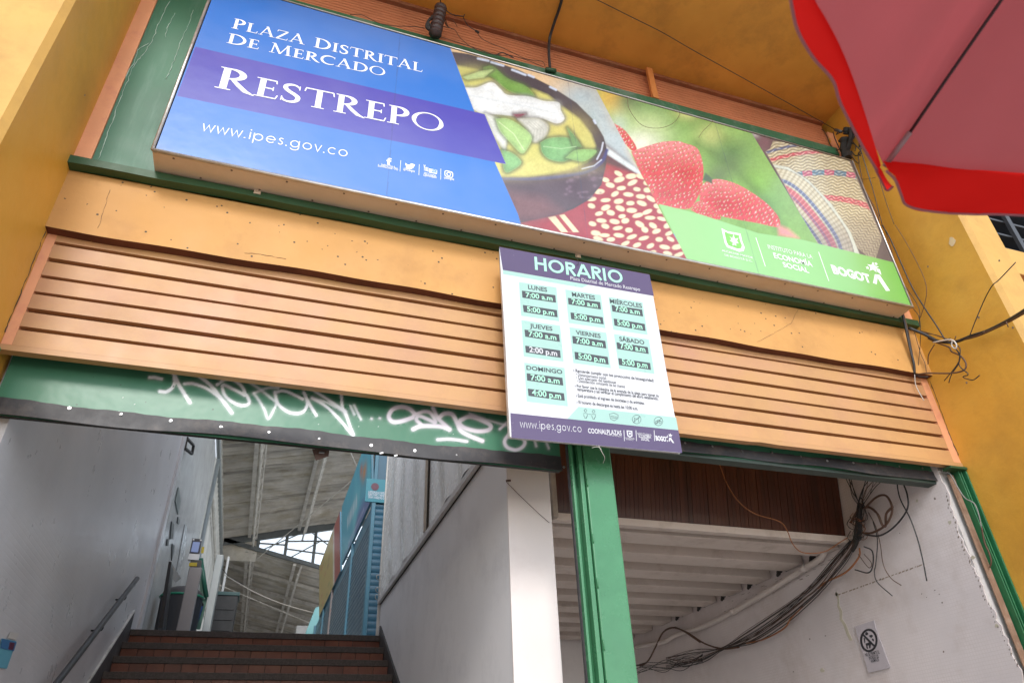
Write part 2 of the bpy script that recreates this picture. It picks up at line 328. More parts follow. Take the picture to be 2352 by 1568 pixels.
# ------------------------------------------------------------------ lettering
class Plane:
    """a vertical surface facing the street (Y const) or facing -x (X const); px in the photo's chart -> (u, v) metres"""
    def __init__(s, at, U, V, N): s.at, s.U, s.V, s.N = at, np.array(U, float), np.array(V, float), np.array(N, float); s.k = 0
def ribbon(mb, P, wd, to3, k, closed=False):
    P = [np.array(p, float) for p in P]; n = len(P); ws = wd if hasattr(wd, '__len__') else [wd]*n; L = []; R = []
    for i in range(n):
        if closed: a, b = P[i-1], P[(i+1) % n]
        else: a, b = P[max(i-1, 0)], P[min(i+1, n-1)]
        t = b-a; t = t/(np.hypot(*t)+1e-9); nn = np.array([-t[1], t[0]])
        mlt = 1
        if 0 < i < n-1:
            t1 = P[i]-P[i-1]; t1 /= np.hypot(*t1)+1e-9; mlt = 1/max(.55, abs(t1@t))
        L.append(P[i]+nn*ws[i]/2*mlt); R.append(P[i]-nn*ws[i]/2*mlt)
    b = len(mb.v)
    for l, r in zip(L, R): mb.v.append(to3(l, k)); mb.v.append(to3(r, k))
    m = n if closed else n-1
    for i in range(m):
        j = (i+1) % n; mb.f.append((b+2*i, b+2*i+1, b+2*j+1, b+2*j)); mb.m.append(0)
def arc(cx, cy, rx, ry, a0, a1, n=14): return [(cx+rx*math.cos(math.radians(a0+(a1-a0)*i/n)), cy+ry*math.sin(math.radians(a0+(a1-a0)*i/n))) for i in range(n+1)]
def vw(n, lo, hi, f): return [lo+(hi-lo)*f(i/(n)) for i in range(n+1)]
T_, t_, h_ = .16, .06, .04
def serif_glyph(ch):
    st = lambda x: ([(x, 0), (x, 1)], T_); sf = lambda x0, x1, y: ([(x0, y), (x1, y)], h_)
    if ch == 'P': return .66, [st(.17), sf(.0, .34, .018), sf(.02, .18, .982), (arc(.27, .735, .27, .24, 90, -90), vw(14, t_, T_, lambda q: math.sin(math.pi*q))), ([(.17, .975), (.28, .975)], t_), ([(.17, .495), (.28, .495)], t_)]
    if ch == 'R': return .82, [st(.17), sf(.0, .34, .018), sf(.02, .18, .982), (arc(.27, .745, .27, .23, 90, -90), vw(14, t_, T_, lambda q: math.sin(math.pi*q))), ([(.17, .975), (.28, .975)], t_), ([(.17, .515), (.3, .515)], t_), ([(.33, .52), (.5, .27), (.66, .07), (.86, -.04)], [.1, .13, .13, .03])]
    if ch == 'L': return .66, [st(.17), sf(.0, .34, .982), sf(.02, .2, .018), ([(.17, .025), (.6, .025)], t_), ([(.59, .0), (.64, .24)], .035)]
    if ch == 'E': return .62, [st(.17), sf(.0, .2, .982), sf(.0, .2, .018), ([(.17, .025), (.56, .025)], t_), ([(.17, .975), (.52, .975)], t_), ([(.17, .52), (.46, .52)], t_), ([(.55, .0), (.60, .22)], .035), ([(.51, 1), (.53, .82)], .035), ([(.46, .62), (.46, .42)], .03)]
    if ch == 'T': return .8, [st(.4), sf(.23, .57, .018), ([(.03, .97), (.77, .97)], .06), ([(.03, .995), (.0, .78)], .035), ([(.77, .995), (.8, .78)], .035)]
    if ch == 'I': return .36, [st(.17), sf(.0, .34, .018), sf(.0, .34, .982)]
    if ch == 'A': return .9, [([(.1, .0), (.43, 1.02)], .055), ([(.41, 1.06), (.76, .0)], .14), ([(.2, .34), (.62, .34)], .045), sf(-.02, .24, .018), sf(.6, .92, .018)]
    if ch == 'Z': return .74, [([(.08, .97), (.68, .97)], .055), ([(.64, .96), (.08, .04)], .13), ([(.04, .03), (.66, .03)], .055), ([(.09, .99), (.06, .8)], .035), ([(.65, .0), (.7, .2)], .035)]
    if ch == 'D': return .92, [st(.17), sf(.0, .2, .982), sf(.0, .2, .018), (arc(.33, .5, .47, .475, 90, -90, 20), vw(20, t_, .15, lambda q: math.sin(math.pi*q))), ([(.17, .975), (.35, .975)], t_), ([(.17, .025), (.35, .025)], t_)]
    if ch == 'O': return 1.0, [(arc(.48, .5, .41, .47, 0, 360, 34), [(.145-.095*abs(math.sin(math.radians(360*i/34+12)))) for i in range(35)])]
    if ch == 'C': return .86, [(arc(.5, .5, .43, .475, 48, 312, 26), vw(26, .05, .15, lambda q: math.sin(math.pi*q))), ([(.79, .95), (.8, .74)], .035)]
    if ch == 'M': return 1.1, [([(.12, 0), (.2, 1)], .055), ([(.18, 1.0), (.53, .02)], .12), ([(.53, .02), (.86, 1.0)], .05), ([(.85, 1), (.93, 0)], .13), sf(.0, .26, .018), sf(.78, 1.08, .018), sf(.05, .22, .982), sf(.84, 1.02, .982)]
    if ch == 'S': return .6, [(spline([(.48, .84), (.4, .94), (.26, .965), (.13, .88), (.12, .72), (.24, .57), (.38, .46), (.48, .32), (.44, .12), (.28, .03), (.13, .07), (.06, .2)], 3), vw(33, .05, .14, lambda q: math.sin(math.pi*q))), ([(.49, .96), (.49, .74)], .03), ([(.06, .28), (.05, .04)], .03)]
    return .45, []
def sans_glyph(ch, t=.1):
    o = lambda cx, r, cy=None: (arc(cx, cy if cy is not None else r, r, r, 0, 360, 22), t)
    X = .72   # x height against cap height 1
    r = (X-t)/2; cy = X/2
    if ch == 'w': return .95, [([(.05, X), (.25, 0), (.47, X*.9), (.69, 0), (.89, X)], t)]
    if ch == 'v': return .62, [([(.04, X), (.3, 0), (.56, X)], t)]
    if ch == '.': return .3, [([(.12, 0), (.12, t*1.3)], t*1.3)]
    if ch == 'i': return .26, [([(.12, 0), (.12, X)], t), ([(.12, .9), (.12, .9+t*1.2)], t*1.2)]
    if ch == 'o': return X+.16, [(arc(X/2+.04, cy, r, r, 0, 360, 22), t)]
    if ch == 'c': return X+.08, [(arc(X/2+.04, cy, r, r, 45, 315, 20), t)]
    if ch == 'e': return X+.14, [(arc(X/2+.04, cy, r, r, 0, 318, 20), t), ([(X/2+.04-r, cy), (X/2+.04+r, cy)], t)]
    if ch == 'p': return X+.18, [(arc(X/2+.06, cy, r, r, 0, 360, 22), t), ([(.09, X), (.09, -.3)], t)]
    if ch == 'g': return X+.18, [(arc(X/2+.04, cy, r, r, 0, 360, 22), t), ([(X/2+.04+r, X), (X/2+.04+r, -.05)], t), (arc(X/2+.04, -.03, r, .24, 0, -160, 14), t)]
    if ch == 's': return .5, [(spline([(.40, .60), (.31, .67), (.18, .65), (.12, .52), (.22, .40), (.34, .31), (.38, .17), (.29, .06), (.16, .05), (.07, .14)], 3), t)]
    if ch == 'H': return .86, [([(.12, 0), (.12, 1)], t), ([(.7, 0), (.7, 1)], t), ([(.12, .52), (.7, .52)], t)]
    if ch == 'O': return 1.1, [(arc(.53, .5, .5-t/2, .5-t/2, 0, 360, 30), t)]
    if ch == 'I': return .34, [([(.15, 0), (.15, 1)], t)]
    if ch == 'A': return .96, [([(.06, 0), (.46, 1)], t), ([(.46, 1), (.86, 0)], t), ([(.2, .3), (.72, .3)], t)]
    if ch == 'R': return .72, [([(.12, 0), (.12, 1)], t), (arc(.36, .74, .22, .26-t/2, 90, -90, 12), t), ([(.12, 1-t/2), (.37, 1-t/2)], t), ([(.12, .48+t/2), (.37, .48+t/2)], t), ([(.3, .5), (.62, 0)], t)]
    return .4, []
def frame_of(pl, p0, p1):
    a = pl.at(*p0); b = pl.at(*p1); U = b-a; Ln = np.linalg.norm(U); return a, U/Ln, Ln
def stroke_text(txt, glyphf, pl, p0, p1, cap, m, parent, scales=None, lift=.0012, name='lettering', gap=.06, **kw):
    """p0, p1: baseline ends; cap: capital height in metres"""
    a, U, Ln = frame_of(pl, p0, p1); V = pl.V-(pl.V@U)*U*0; adv = []; x = 0
    for i, ch in enumerate(txt):
        sc = scales[i] if scales else 1; wd, st = glyphf(ch); adv.append((x, sc, st)); x += wd*sc+gap
    sx = Ln/(x-gap-.02); k = 0
    for ox, sc, st in adv:
        if not st: continue
        mb = MB()
        for P, wdt in st:
            k += 1
            f = lambda p, kk: tuple(a+U*((ox+p[0]*sc)*sx)+V*(p[1]*sc*cap)+pl.N*(lift+(kk % 6)*.00018))
            wd2 = [q for q in wdt] if hasattr(wdt, '__len__') else wdt
            n = len(P)
            if hasattr(wd2, '__len__') and len(wd2) != n: wd2 = [wd2[min(int(i*len(wd2)/n), len(wd2)-1)] for i in range(n)]
            ribbon(mb, P, wd2, f, k)
        mb.build('letter', m, parent, **kw)
def font_text(txt, pl, p0, p1, cap, m, parent, bold=0, lift=.0012, name='lettering', **kw):
    cu = bpy.data.curves.new('t', 'FONT'); cu.body = txt; cu.size = 1; cu.offset = bold; cu.resolution_u = 3
    ob = bpy.data.objects.new('t', cu); C.objects.link(ob)
    me = bpy.data.meshes.new_from_object(ob); bpy.data.objects.remove(ob); bpy.data.curves.remove(cu)
    n = len(me.vertices); co = np.zeros(n*3); me.vertices.foreach_get('co', co); co = co.reshape(-1, 3)
    a, U, Ln = frame_of(pl, p0, p1); x0, x1 = co[:, 0].min(), co[:, 0].max(); sx = Ln/(x1-x0); sy = cap/.729
    W = a+np.outer((co[:, 0]-x0)*sx, U)+np.outer(co[:, 1]*sy, pl.V)+pl.N*lift
    og = W.mean(0); me.vertices.foreach_set('co', (W-og).ravel()); me.materials.clear(); me.materials.append(m); me.name = name; me.update()
    o = bpy.data.objects.new(name, me); C.objects.link(o); o.parent = parent; o.location = og-WL[parent.name]; WL[o.name] = og; tag(o, **kw); return o
def flat(pl, P, m, parent, name, lift=.0006, **kw):
    """flat printed polygon"""
    mb = MB(); mb.add([pl.at(*p)+pl.N*lift for p in P], [tuple(range(len(P)))]); return mb.build(name, m, parent, **kw)

# ================================================================== SETTING
gm = MB(); gm.quad((-150, -150, GZ), (150, -150, GZ), (150, 150, GZ), (-150, 150, GZ)); struct(gm, 'street_ground', CONC)
TF = 1.555   # upper floor
# stairs
st = thing('stairs', 'red tiled stairs climbing between white walls to the market hall', None, (0.06, 3.3, GZ), kind='structure')
SX0, SX1 = -1.160, 1.278
rise, tread = .17, .30
tile0 = None
for i in range(17):
    z1 = TF-i*rise; y0 = 8.11-i*tread
    mb = MB(); mb.box(SX0, SX1, y0+.012, y0+tread+.05 if i else 8.6, z1-rise, z1-.055)
    sp = mb.build('step', GROUT, st)
    nb = MB(); nb.box(SX0, SX1, y0-.012, y0+tread if i else 8.6, z1-.058, z1, bev=.004)
    nb.build('nosing', GRAN, sp)
    if i < 7:
        n = 17; wd = (SX1-SX0)/n; off = random.uniform(-.05, .05)
        for k in range(n):
            if tile0 is None:
                tb = MB(); tb.box(-wd/2+.0025, wd/2-.0025, -.008, .006, -(rise-.06)/2, (rise-.06)/2, bev=.002); tile0 = tb.build('tile', RED, sp)
                base = tile0; o = tile0
            else:
                o = tile0.copy(); C.objects.link(o); o.parent = sp
            ctr = np.array([SX0+wd*(k+.5), y0+.006+random.uniform(-.0015, .0015), z1-.058-(rise-.06)/2])
            o.location = ctr-WL[sp.name]; WL[o.name] = ctr
# upper floor of the hall and the slab over the right hand passage
fl = MB(); fl.box(-3, 14, 8.6, 60, TF-.2, TF-.002); struct(fl, 'hall_floor', mat('hall_floor_tile', (.55, .53, .50), .35, var=.1))
# stair side walls
wl = MB(); wl.box(-1.42, -1.18, 3.385, 8.75, GZ, 4.25); wl.box(-1.20, -1.155, 8.62, 8.80, TF-.1, 4.25); struct(wl, 'stair_wall_left', TLEFT)
sk = MB()
for (ya, za), (yb, zb) in [((3.3, GZ+.17), (8.11, TF+.16))]:
    sk.slab([(-1.179, ya, za-.5), (-1.179, yb, zb-.5), (-1.179, yb, zb), (-1.179, ya, za)], (.018, 0, 0))
    struct(sk, 'stair_skirting_left', mat('grey_skirting', (.055, .05, .05), .6, var=.2, dirt=(.15, .15, .15), dirt_amt=.3))
cp = MB(); cp.slab([(-1.178, 3.3, GZ+.171), (-1.178, 8.11, TF+.161), (-1.178, 8.11, TF+.181), (-1.178, 3.3, GZ+.191)], (.016, 0, 0)); struct(cp, 'skirting_capping', TRU)
rw = MB(); rw.box(1.30, 1.40, 3.80, 8.35, GZ, 3.92); rw.box(1.402, 1.565, 3.801, 4.15, GZ, 3.92); struct(rw, 'stair_wall_right', [WHW])
# smooth pier face on the street end of that wall
pr = MB(); pr.box(1.296, 1.569, 3.775, 3.797, GZ, 3.92, bev=.004); struct(pr, 'stair_wall_pier', WHP)
ck = MB(); ck.slab([(1.280, 3.3, GZ+.17-.5), (1.280, 8.2, TF+.12-.5), (1.280, 8.2, TF+.12), (1.280, 3.3, GZ+.17)], (.019, 0, 0)); struct(ck, 'stair_skirting_right', MATS['grey_skirting'])
# passage under the slab, right side
sb = MB(); sb.box(1.57, 4.2, 4.262, 8.55, 1.70, 1.9); struct(sb, 'passage_slab', JOI)
pw = MB(); pw.box(1.57, 4.2, 8.2, 8.35, GZ, 1.70); struct(pw, 'passage_back_wall', WHW)
pwl = MB(); pwl.box(1.40, 1.56, 4.16, 8.2, GZ, 1.70); struct(pwl, 'passage_side_wall', WHW)
# mosaic wall, ragged street edge
edge = [aX(*p, 4.2) for p in [cI(1795, 215), cI(1830, 270), cI(1850, 380), cI(1900, 510), cI(1940, 640), cI(1975, 700), cI(2010, 790), cI(2050, 880), cI(2100, 1020), cI(2160, 1110), cI(2200, 1210), cI(2260, 1330), cI(2330, 1480), (2352, 1600)]]
P = []
for k, p in enumerate(edge):
    P.append((4.2, p[1]+.0, p[2]))
    if k < len(edge)-1:
        q = edge[k+1]
        for j in (1, 2, 3): P.append((4.2, p[1]+(q[1]-p[1])*j/4+random.uniform(-.010, .018), p[2]+(q[2]-p[2])*j/4))
P.append((4.2, P[-1][1], GZ)); P = [(4.2, P[0][1], 3.2)]+P+[(4.2, 8.2, GZ), (4.2, 8.2, 3.2)]
tw = MB(); tw.slab(P, (.005, 0, 0)); struct(tw, 'mosaic_wall', TRIGHT)
MWO = bpy.data.objects['mosaic_wall']
def scar(name, P, m, x=4.1985, th=.003):
    q = MB(); q.slab([aX(*cI(*p), x) for p in P], (th, 0, 0)); return q.build(name, m, MWO)
PLS = mat('bare_render', (.52, .48, .38), .9, var=.2, scale=9, bump=.5); CHP = mat('chip_grey', (.20, .165, .14), .9, var=.3)
L0 = [(1075, 965), (1092, 1010), (1088, 1050), (1106, 1090), (1108, 1140), (1130, 1180), (1150, 1240), (1172, 1282)]
scar('plaster_patch', [(x+random.uniform(-3, 3), y) for x, y in L0]+[(x+random.uniform(12, 24), y-6) for x, y in L0[::-1]], PLS)
x = 1100
while x < 1665:
    d = random.uniform(8, 22); f = (x-1100)/565; y = 968-f*203
    scar('chip', [(x, y), (x+d, y-d*.36), (x+d, y-d*.36+random.uniform(5, 9)), (x+random.uniform(-4, 4), y+random.uniform(4, 11))], mat('chip_brown', (.30, .24, .19), .9, var=.3)); x += d+random.uniform(3, 14)
for (cx_, cy_, r_) in [(1845, 485, 16), (1625, 340, 11), (1745, 328, 8), (1380, 868, 8), (1745, 943, 5), (1775, 968, 4), (1657, 967, 4), (1690, 990, 4), (1795, 1025, 6), (990, 1480, 16), (1805, 1355, 7), (795, 1490, 5), (1690, 215, 8), (2160, 1180, 14), (2000, 720, 16), (1510, 560, 4), (905, 1270, 5), (1010, 1248, 5), (1085, 970, 16)]:
    scar('chip', [(cx_+r_*random.uniform(.5, 1.1)*math.cos(k*.785), cy_+r_*random.uniform(.5, 1.2)*math.sin(k*.785)) for k in range(8)], PLS if r_ > 9 else CHP)
ED = [(1830, 290), (1850, 390), (1900, 520), (1940, 650), (1985, 750), (2030, 850), (2080, 980), (2140, 1090), (2190, 1220), (2250, 1340), (2320, 1480)]
for a_, b_ in zip(ED[:-1], ED[1:]):
    for t in (0, .22, .5, .75):
        cx_, cy_ = a_[0]+(b_[0]-a_[0])*t-random.uniform(2, 16), a_[1]+(b_[1]-a_[1])*t; r_ = random.uniform(3, 9)
        scar('chip', [(cx_+r_*random.uniform(.3, 1)*math.cos(k*.785)*.7, cy_+r_*random.uniform(.5, 1.8)*math.sin(k*.785)) for k in range(8)], CHP)
for k in range(60):
    cx_ = random.uniform(300, 1100); cy_ = 1105-(cx_-130)*.5+random.uniform(0, 110)+20
    d = random.uniform(6, 26); t = random.uniform(1.5, 3); scar('chip', [(cx_, cy_), (cx_+d, cy_-d*.35), (cx_+d, cy_-d*.35+t), (cx_, cy_+t)], CHP)
bk = MB(); bk.box(4.2055, 4.34, 3.30, 8.2, GZ, 3.2); struct(bk, 'mosaic_wall_backing', mat('bare_plaster', (.50, .48, .47), .9, var=.15, scale=6, bump=.6, dirt_amt=.6, dirt=(.1, .09, .08)))

# ------------------------------------------------------------------ the building front
FB = thing('market_building', 'yellow market hall front with peach slatted panels and green trim over two openings', 'building', (1.5, 3.2, GZ))
XL, XR = -1.27, 4.35
def pier(x0, x1, name='pier', mt=YEL):
    # front face paler than the reveals
    mb = MB(); y0 = 2.47; bv = .028
    prof = [(x0, 3.6), (x0, y0+bv), (x0+bv, y0), (x1-bv, y0), (x1, y0+bv), (x1, 3.6)]
    ms = [0, 1, 1, 1, 0]
    for i in range(5):
        a, b = prof[i], prof[i+1]
        mb.grid(lambda u, v, a=a, b=b: (a[0]+(b[0]-a[0])*u, a[1]+(b[1]-a[1])*u, GZ+v*(6.2-GZ)), 1, 1, ms[i])
    mb.quad((x0, 3.6, 6.2), (x0, y0, 6.2), (x1, y0, 6.2), (x1, 3.6, 6.2))
    return mb.build(name, [mt, YELF], FB)
pier(-2.6, XL); pier(XR, 4.655)
bm_ = MB()
def wob(x, s): return .004*math.sin(x*3.1+s)+.003*math.sin(x*9.7+s*2)
bm_.grid(lambda u, v: (XL+(XR-XL)*u, 3.165, (2.455+wob(XL+5.6*u, 1))*(1-v)+2.845*v), 90, 1)
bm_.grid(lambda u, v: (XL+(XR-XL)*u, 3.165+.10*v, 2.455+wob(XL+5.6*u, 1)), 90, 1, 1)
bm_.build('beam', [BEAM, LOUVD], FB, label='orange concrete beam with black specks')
# green ledge under the light box
lg = MB()
lg.grid(lambda u, v: (XL+(XR-XL)*u, 3.105, (2.850+wob(XL+5.6*u, 3))*(1-v)+2.899*v), 90, 1)
lg.grid(lambda u, v: (XL+(XR-XL)*u, 3.105+.06*v, 2.850+wob(XL+5.6*u, 3)), 90, 1)
lg.quad((XL, 3.105, 2.899), (XR, 3.105, 2.899), (XR, 3.18, 2.899), (XL, 3.18, 2.899))
lg.build('ledge', GDK, FB)
# green sheet metal behind the light box, salmon edge strips
gp = MB(); gp.box(-1.185, 4.27, 3.15, 3.164, 2.906, 4.75); gp.build('sheet_panel', GPAN, FB)
ss = MB(); ss.box(XL, -1.187, 3.14, 3.2, 2.906, 5.0); ss.build('edge_strip', SALM, FB)
ss = MB(); ss.box(4.272, XR, 3.14, 3.2, 2.906, 5.0); ss.build('edge_strip', SALM, FB)
gt = MB(); gt.box(-1.185, 4.27, 3.11, 3.149, 4.66, 4.752, bev=.004); gt.build('top_rail', mat('weathered_green_rail', (.03, .13, .06), .5, var=.2, dirt=(.32, .36, .32), dirt_amt=.8, dscale=3.5, bump=.3), FB)
# lower slatted panel: six slots between seven slats
lp = MB(); lp.box(XL+.002, XR-.002, 3.262, 3.29, 1.80, 2.50)
lv = lp.build('louvre_panel', LOUVD, FB, label='peach enamelled metal panel with six horizontal slots')
zs = [2.405, 2.301, 2.198, 2.097, 1.997, 1.897]
SLH = .021
tops = [2.475]+[z-SLH/2 for z in zs]; bots = [z+SLH/2 for z in zs]+[1.792]
for k in range(7):
    mb = MB()
    n = 60; bow = random.uniform(.6, 1.4)
    def pt(u, y, z, k=k): return (-1.225+(4.285+1.225)*u, y+.0025*math.sin(u*11+k)*.6, z+.0025*math.sin(u*7+k*2))
    mb.grid(lambda u, v: pt(u, 3.222, bots[k]+(tops[k]-bots[k])*v), n, 1)
    mb.grid(lambda u, v: pt(u, 3.222+.038*v, bots[k]), n, 1)
    mb.grid(lambda u, v: pt(u, 3.222+.038*v, tops[k]), n, 1)
    mb.build('slat', LOUV, lv)
for x0, x1 in ((XL+.001, -1.2255), (4.2855, XR-.001)):
    mb = MB(); mb.box(x0, x1, 3.2215, 3.26, 1.792, 2.475); mb.build('side_frame', SALM, lv)
lb = MB(); lb.grid(lambda u, v: (XL+.003+(XR-XL-.006)*u, 3.214+.045*v, 1.770+.004*math.sin(u*8)+(.006*math.sin(u*47) if .7 < u < .75 else 0)+.022*(v > .5)*0), 80, 1)
lb.grid(lambda u, v: (XL+.003+(XR-XL-.006)*u, 3.214, 1.770+.004*math.sin(u*8)+(.006*math.sin(u*47) if .7 < u < .75 else 0)+.028*v), 80, 1)
lb.grid(lambda u, v: (XL+.003+(XR-XL-.006)*u, 3.214+.01*v, 1.7985+.004*math.sin(u*8)), 80, 1)
lb.build('bottom_lip', LOUV, lv)
# upper slatted panel under the soffit
up_ = MB(); up_.box(-1.1, 4.27, 3.207, 3.29, 4.752, 5.185)
uv = up_.build('upper_louvre_panel', LOUVD, FB, label='terracotta slatted panel between the green rail and the ceiling')
sl0 = None
for k in range(11):
    z = 4.755+k*.033
    mb = MB(); mb.slab([(-1.1, 3.165, z), (-1.1, 3.205, z+.006), (-1.1, 3.205, z+.033), (-1.1, 3.165, z+.027)], (5.36, 0, 0)); mb.build('slat', LOUV2, uv)
mb = MB(); mb.box(-1.1, 4.262, 3.13, 3.17, 5.10, 5.135, bev=.003); mb.build('top_trim', mat('brown_trim', (.26, .085, .035), .55, var=.2, dirt=(.4, .25, .15), dirt_amt=.5, bump=.3), uv)
mb = MB(); mb.box(-1.1, 4.262, 3.171, 3.206, 5.125, 5.186); mb.build('upper_trim', LOUV2, uv)
mb = MB(); q = aY(1500, 200, 3.12); mb.box(q[0]-.035, q[0]+.02, 3.10, 3.128, 4.75, 5.14, bev=.003); mb.build('bracket', mat('orange_bracket', (.60, .22, .06), .5, dirt_amt=.4), uv)
# ceiling of the porch
sf = MB(); sf.grid(lambda u, v: (-2.2+(4.35+2.2)*u, 1.65+(3.30-1.65)*v, 5.19+.004*math.sin(u*9)+.003*math.sin(v*7+u*5)), 50, 16)
sf.quad((-2.2, 1.65, 5.19), (4.35, 1.65, 5.19), (4.35, 1.65, 5.6), (-2.2, 1.65, 5.6))
sf.quad((-2.2, 1.65, 5.6), (4.35, 1.65, 5.6), (4.35, 3.6, 5.6), (-2.2, 3.6, 5.6))
sf.build('porch_ceiling', SOF, FB)
mb = MB(); mb.box(-2.2, 4.35, 3.30, 3.45, 1.9, 5.6); mb.build('inner_lintel', YEL, FB)

# ------------------------------------------------------------------ green steel post between the openings
PO = thing('steel_post', 'glossy green steel post standing between the two openings', 'post', (1.62, 3.22, GZ))
mb = MB(); mb.box(1.540, 1.70, 3.195, 3.26, GZ, 1.775, bev=.006); mb.build('front_plate', GPOST, PO)
mb = MB(); mb.box(1.470, 1.484, 3.215, 3.25, GZ, 1.775, bev=.003); mb.build('guide_flange', GPOST, PO)
mb = MB(); mb.box(1.510, 1.534, 3.205, 3.25, GZ, 1.775, bev=.003); mb.build('guide_flange', GPOST, PO)
mb = MB(); mb.box(1.471, 1.534, 3.2505, 3.262, GZ, 1.775); mb.build('guide_channel', GCH, PO)
mb = MB(); mb.box(1.463, 1.4695, 3.24, 3.262, GZ, 1.775); mb.build('rubber_seal', RUB, PO)
mb = MB(); mb.box(1.701, 1.710, 3.215, 3.26, GZ, 1.775); mb.build('guide_flange', GPOST, PO)
for zz in (1.60, 1.42, 1.12, .9, .62, .45):
    q = MB(); z = zz; q.tube(spline([(1.543, 3.192, z), (1.5425, 3.189, z-.02), (1.544, 3.193, z-.045)], 3), .0035, 6); q.build('weld_bead', GPOST, PO, smooth=True)
# left jamb and right jamb guides
JL = thing('left_shutter_guide', 'green steel guide against the left yellow pier', 'shutter guide', (-1.24, 3.2, GZ)); JL.name = 'shutter_guide'; WL[JL.name] = WL.get(JL.name, np.array([-1.24, 3.2, GZ]))
mb = MB(); mb.box(XL+.001, -1.248, 3.10, 3.20, GZ, 1.765, bev=.004); mb.build('guide_flange', GPOST, JL)
JR = thing('shutter_guide', 'grooved green steel guide beside the right yellow pier with a rusty edge strip', 'shutter guide', (4.3, 3.2, GZ)); WL[JR.name] = np.array([4.3, 3.2, GZ])
for x0, x1, y0, y1, mm in ((4.338, 4.3495, 3.205, 3.30, GCH), (4.316, 4.326, 3.225, 3.284, GCH), (4.296, 4.304, 3.225, 3.284, GCH)):
    mb = MB(); mb.box(x0, x1, y0, y1, GZ, 1.775, bev=.003); mb.build('guide_flange', mm, JR)
mb = MB(); mb.box(4.297, 4.337, 3.285, 3.299, GZ, 1.775); mb.build('guide_channel', GCH, JR)
mb = MB(); mb.box(4.238, 4.288, 3.262, 3.272, GZ, 1.73, bev=.003); mb.build('rusty_strip', RUST, JR)
mb = MB(); mb.box(4.20, 4.345, 3.19, 3.26, 1.745, 1.763, bev=.003); mb.build('bracket', GDK, JR)

# ------------------------------------------------------------------ shutters
Q3, Q4 = crop(560, 1400, 900/2352), crop(1400, 1550, 1000/2352)
GRAF = [
 (Q3, 17, [(100, 285), (150, 285), (225, 300)]),
 (Q3, 17, [(205, 430), (270, 435), (330, 400), (362, 340), (355, 275)]),
 (Q3, 19, [(335, 165), (350, 230), (400, 350), (460, 450), (522, 545)]),
 (Q3, 18, [(335, 165), (450, 172), (600, 260), (740, 370), (860, 520), (960, 655)]),
 (Q3, 16, [(465, 350), (560, 350), (700, 400), (800, 470), (880, 540)]),
 (Q3, 16, [(805, 360), (900, 305), (1000, 325), (1075, 395), (1100, 470), (1050, 445), (950, 395), (865, 365), (880, 460), (950, 530), (1060, 578), (1140, 555), (1125, 490), (1085, 440)]),
 (Q3, 13, [(1005, 242), (1100, 310), (1250, 405), (1380, 510), (1425, 550), (1390, 640), (1338, 715), (1300, 620), (1240, 520), (1190, 450)]),
 (Q3, 13, [(1190, 450), (1260, 420), (1350, 392), (1445, 395)]),
 (Q3, 13, [(1445, 395), (1350, 315), (1200, 262), (1005, 242)]),
 (Q3, 16, [(1410, 440), (1440, 555), (1540, 640), (1640, 662), (1720, 630), (1750, 540), (1715, 445)]),
 (Q3, 15, [(1412, 442), (1500, 425), (1600, 460), (1700, 510)]),
 (Q3, 16, [(1715, 445), (1770, 560), (1843, 680)]),
 (Q3, 14, [(1655, 330), (1800, 412), (2000, 540), (2145, 640)]),
 (Q3, 15, [(2145, 640), (2190, 780), (2228, 890), (2100, 740), (1950, 590), (1800, 500)]),
 (Q3, 13, [(1800, 500), (1960, 550), (2135, 640)]),
 (Q3, 15, [(2105, 475), (2115, 590), (2155, 680)]),
 (Q3, 12, [(2198, 580), (2240, 670)]), (Q3, 12, [(2238, 575), (2308, 722)]),
 (Q4, 20, [(605, 240), (560, 200), (480, 180), (400, 205), (365, 270), (400, 318), (480, 315), (590, 280)]),
 (Q4, 17, [(600, 260), (690, 225), (760, 240), (805, 325), (740, 300), (650, 265), (625, 300), (670, 345)]),
 (Q4, 20, [(595, 390), (660, 362), (760, 358), (860, 365), (935, 392)]),
 (Q4, 18, [(780, 190), (830, 290), (900, 355), (935, 392)]),
 (Q4, 20, [(840, 280), (885, 245), (960, 250), (1003, 320), (1040, 400), (1120, 450), (1245, 500)]),
 (Q4, 20, [(1040, 305), (1120, 272), (1220, 298), (1318, 350), (1305, 395), (1200, 408), (1080, 378), (1030, 335), (1040, 305)]),
 (Q4, 10, [(1125, 242), (1250, 288), (1400, 335), (1490, 355)]),
 (Q4, 13, [(1485, 320), (1410, 388)]),
 (Q4, 14, [(825, 488), (950, 484), (1100, 505)]),
 (Q4, 17, [(1500, 430), (1455, 500), (1480, 560), (1560, 585), (1625, 555), (1645, 505), (1600, 460), (1500, 430)]),
 (Q4, 12, [(1740, 505), (1752, 550)]), (Q4, 12, [(1850, 520), (1870, 570)]),
 (Q4, 10, [(200, 290), (205, 292)]), (Q4, 10, [(278, 285), (283, 287)])]
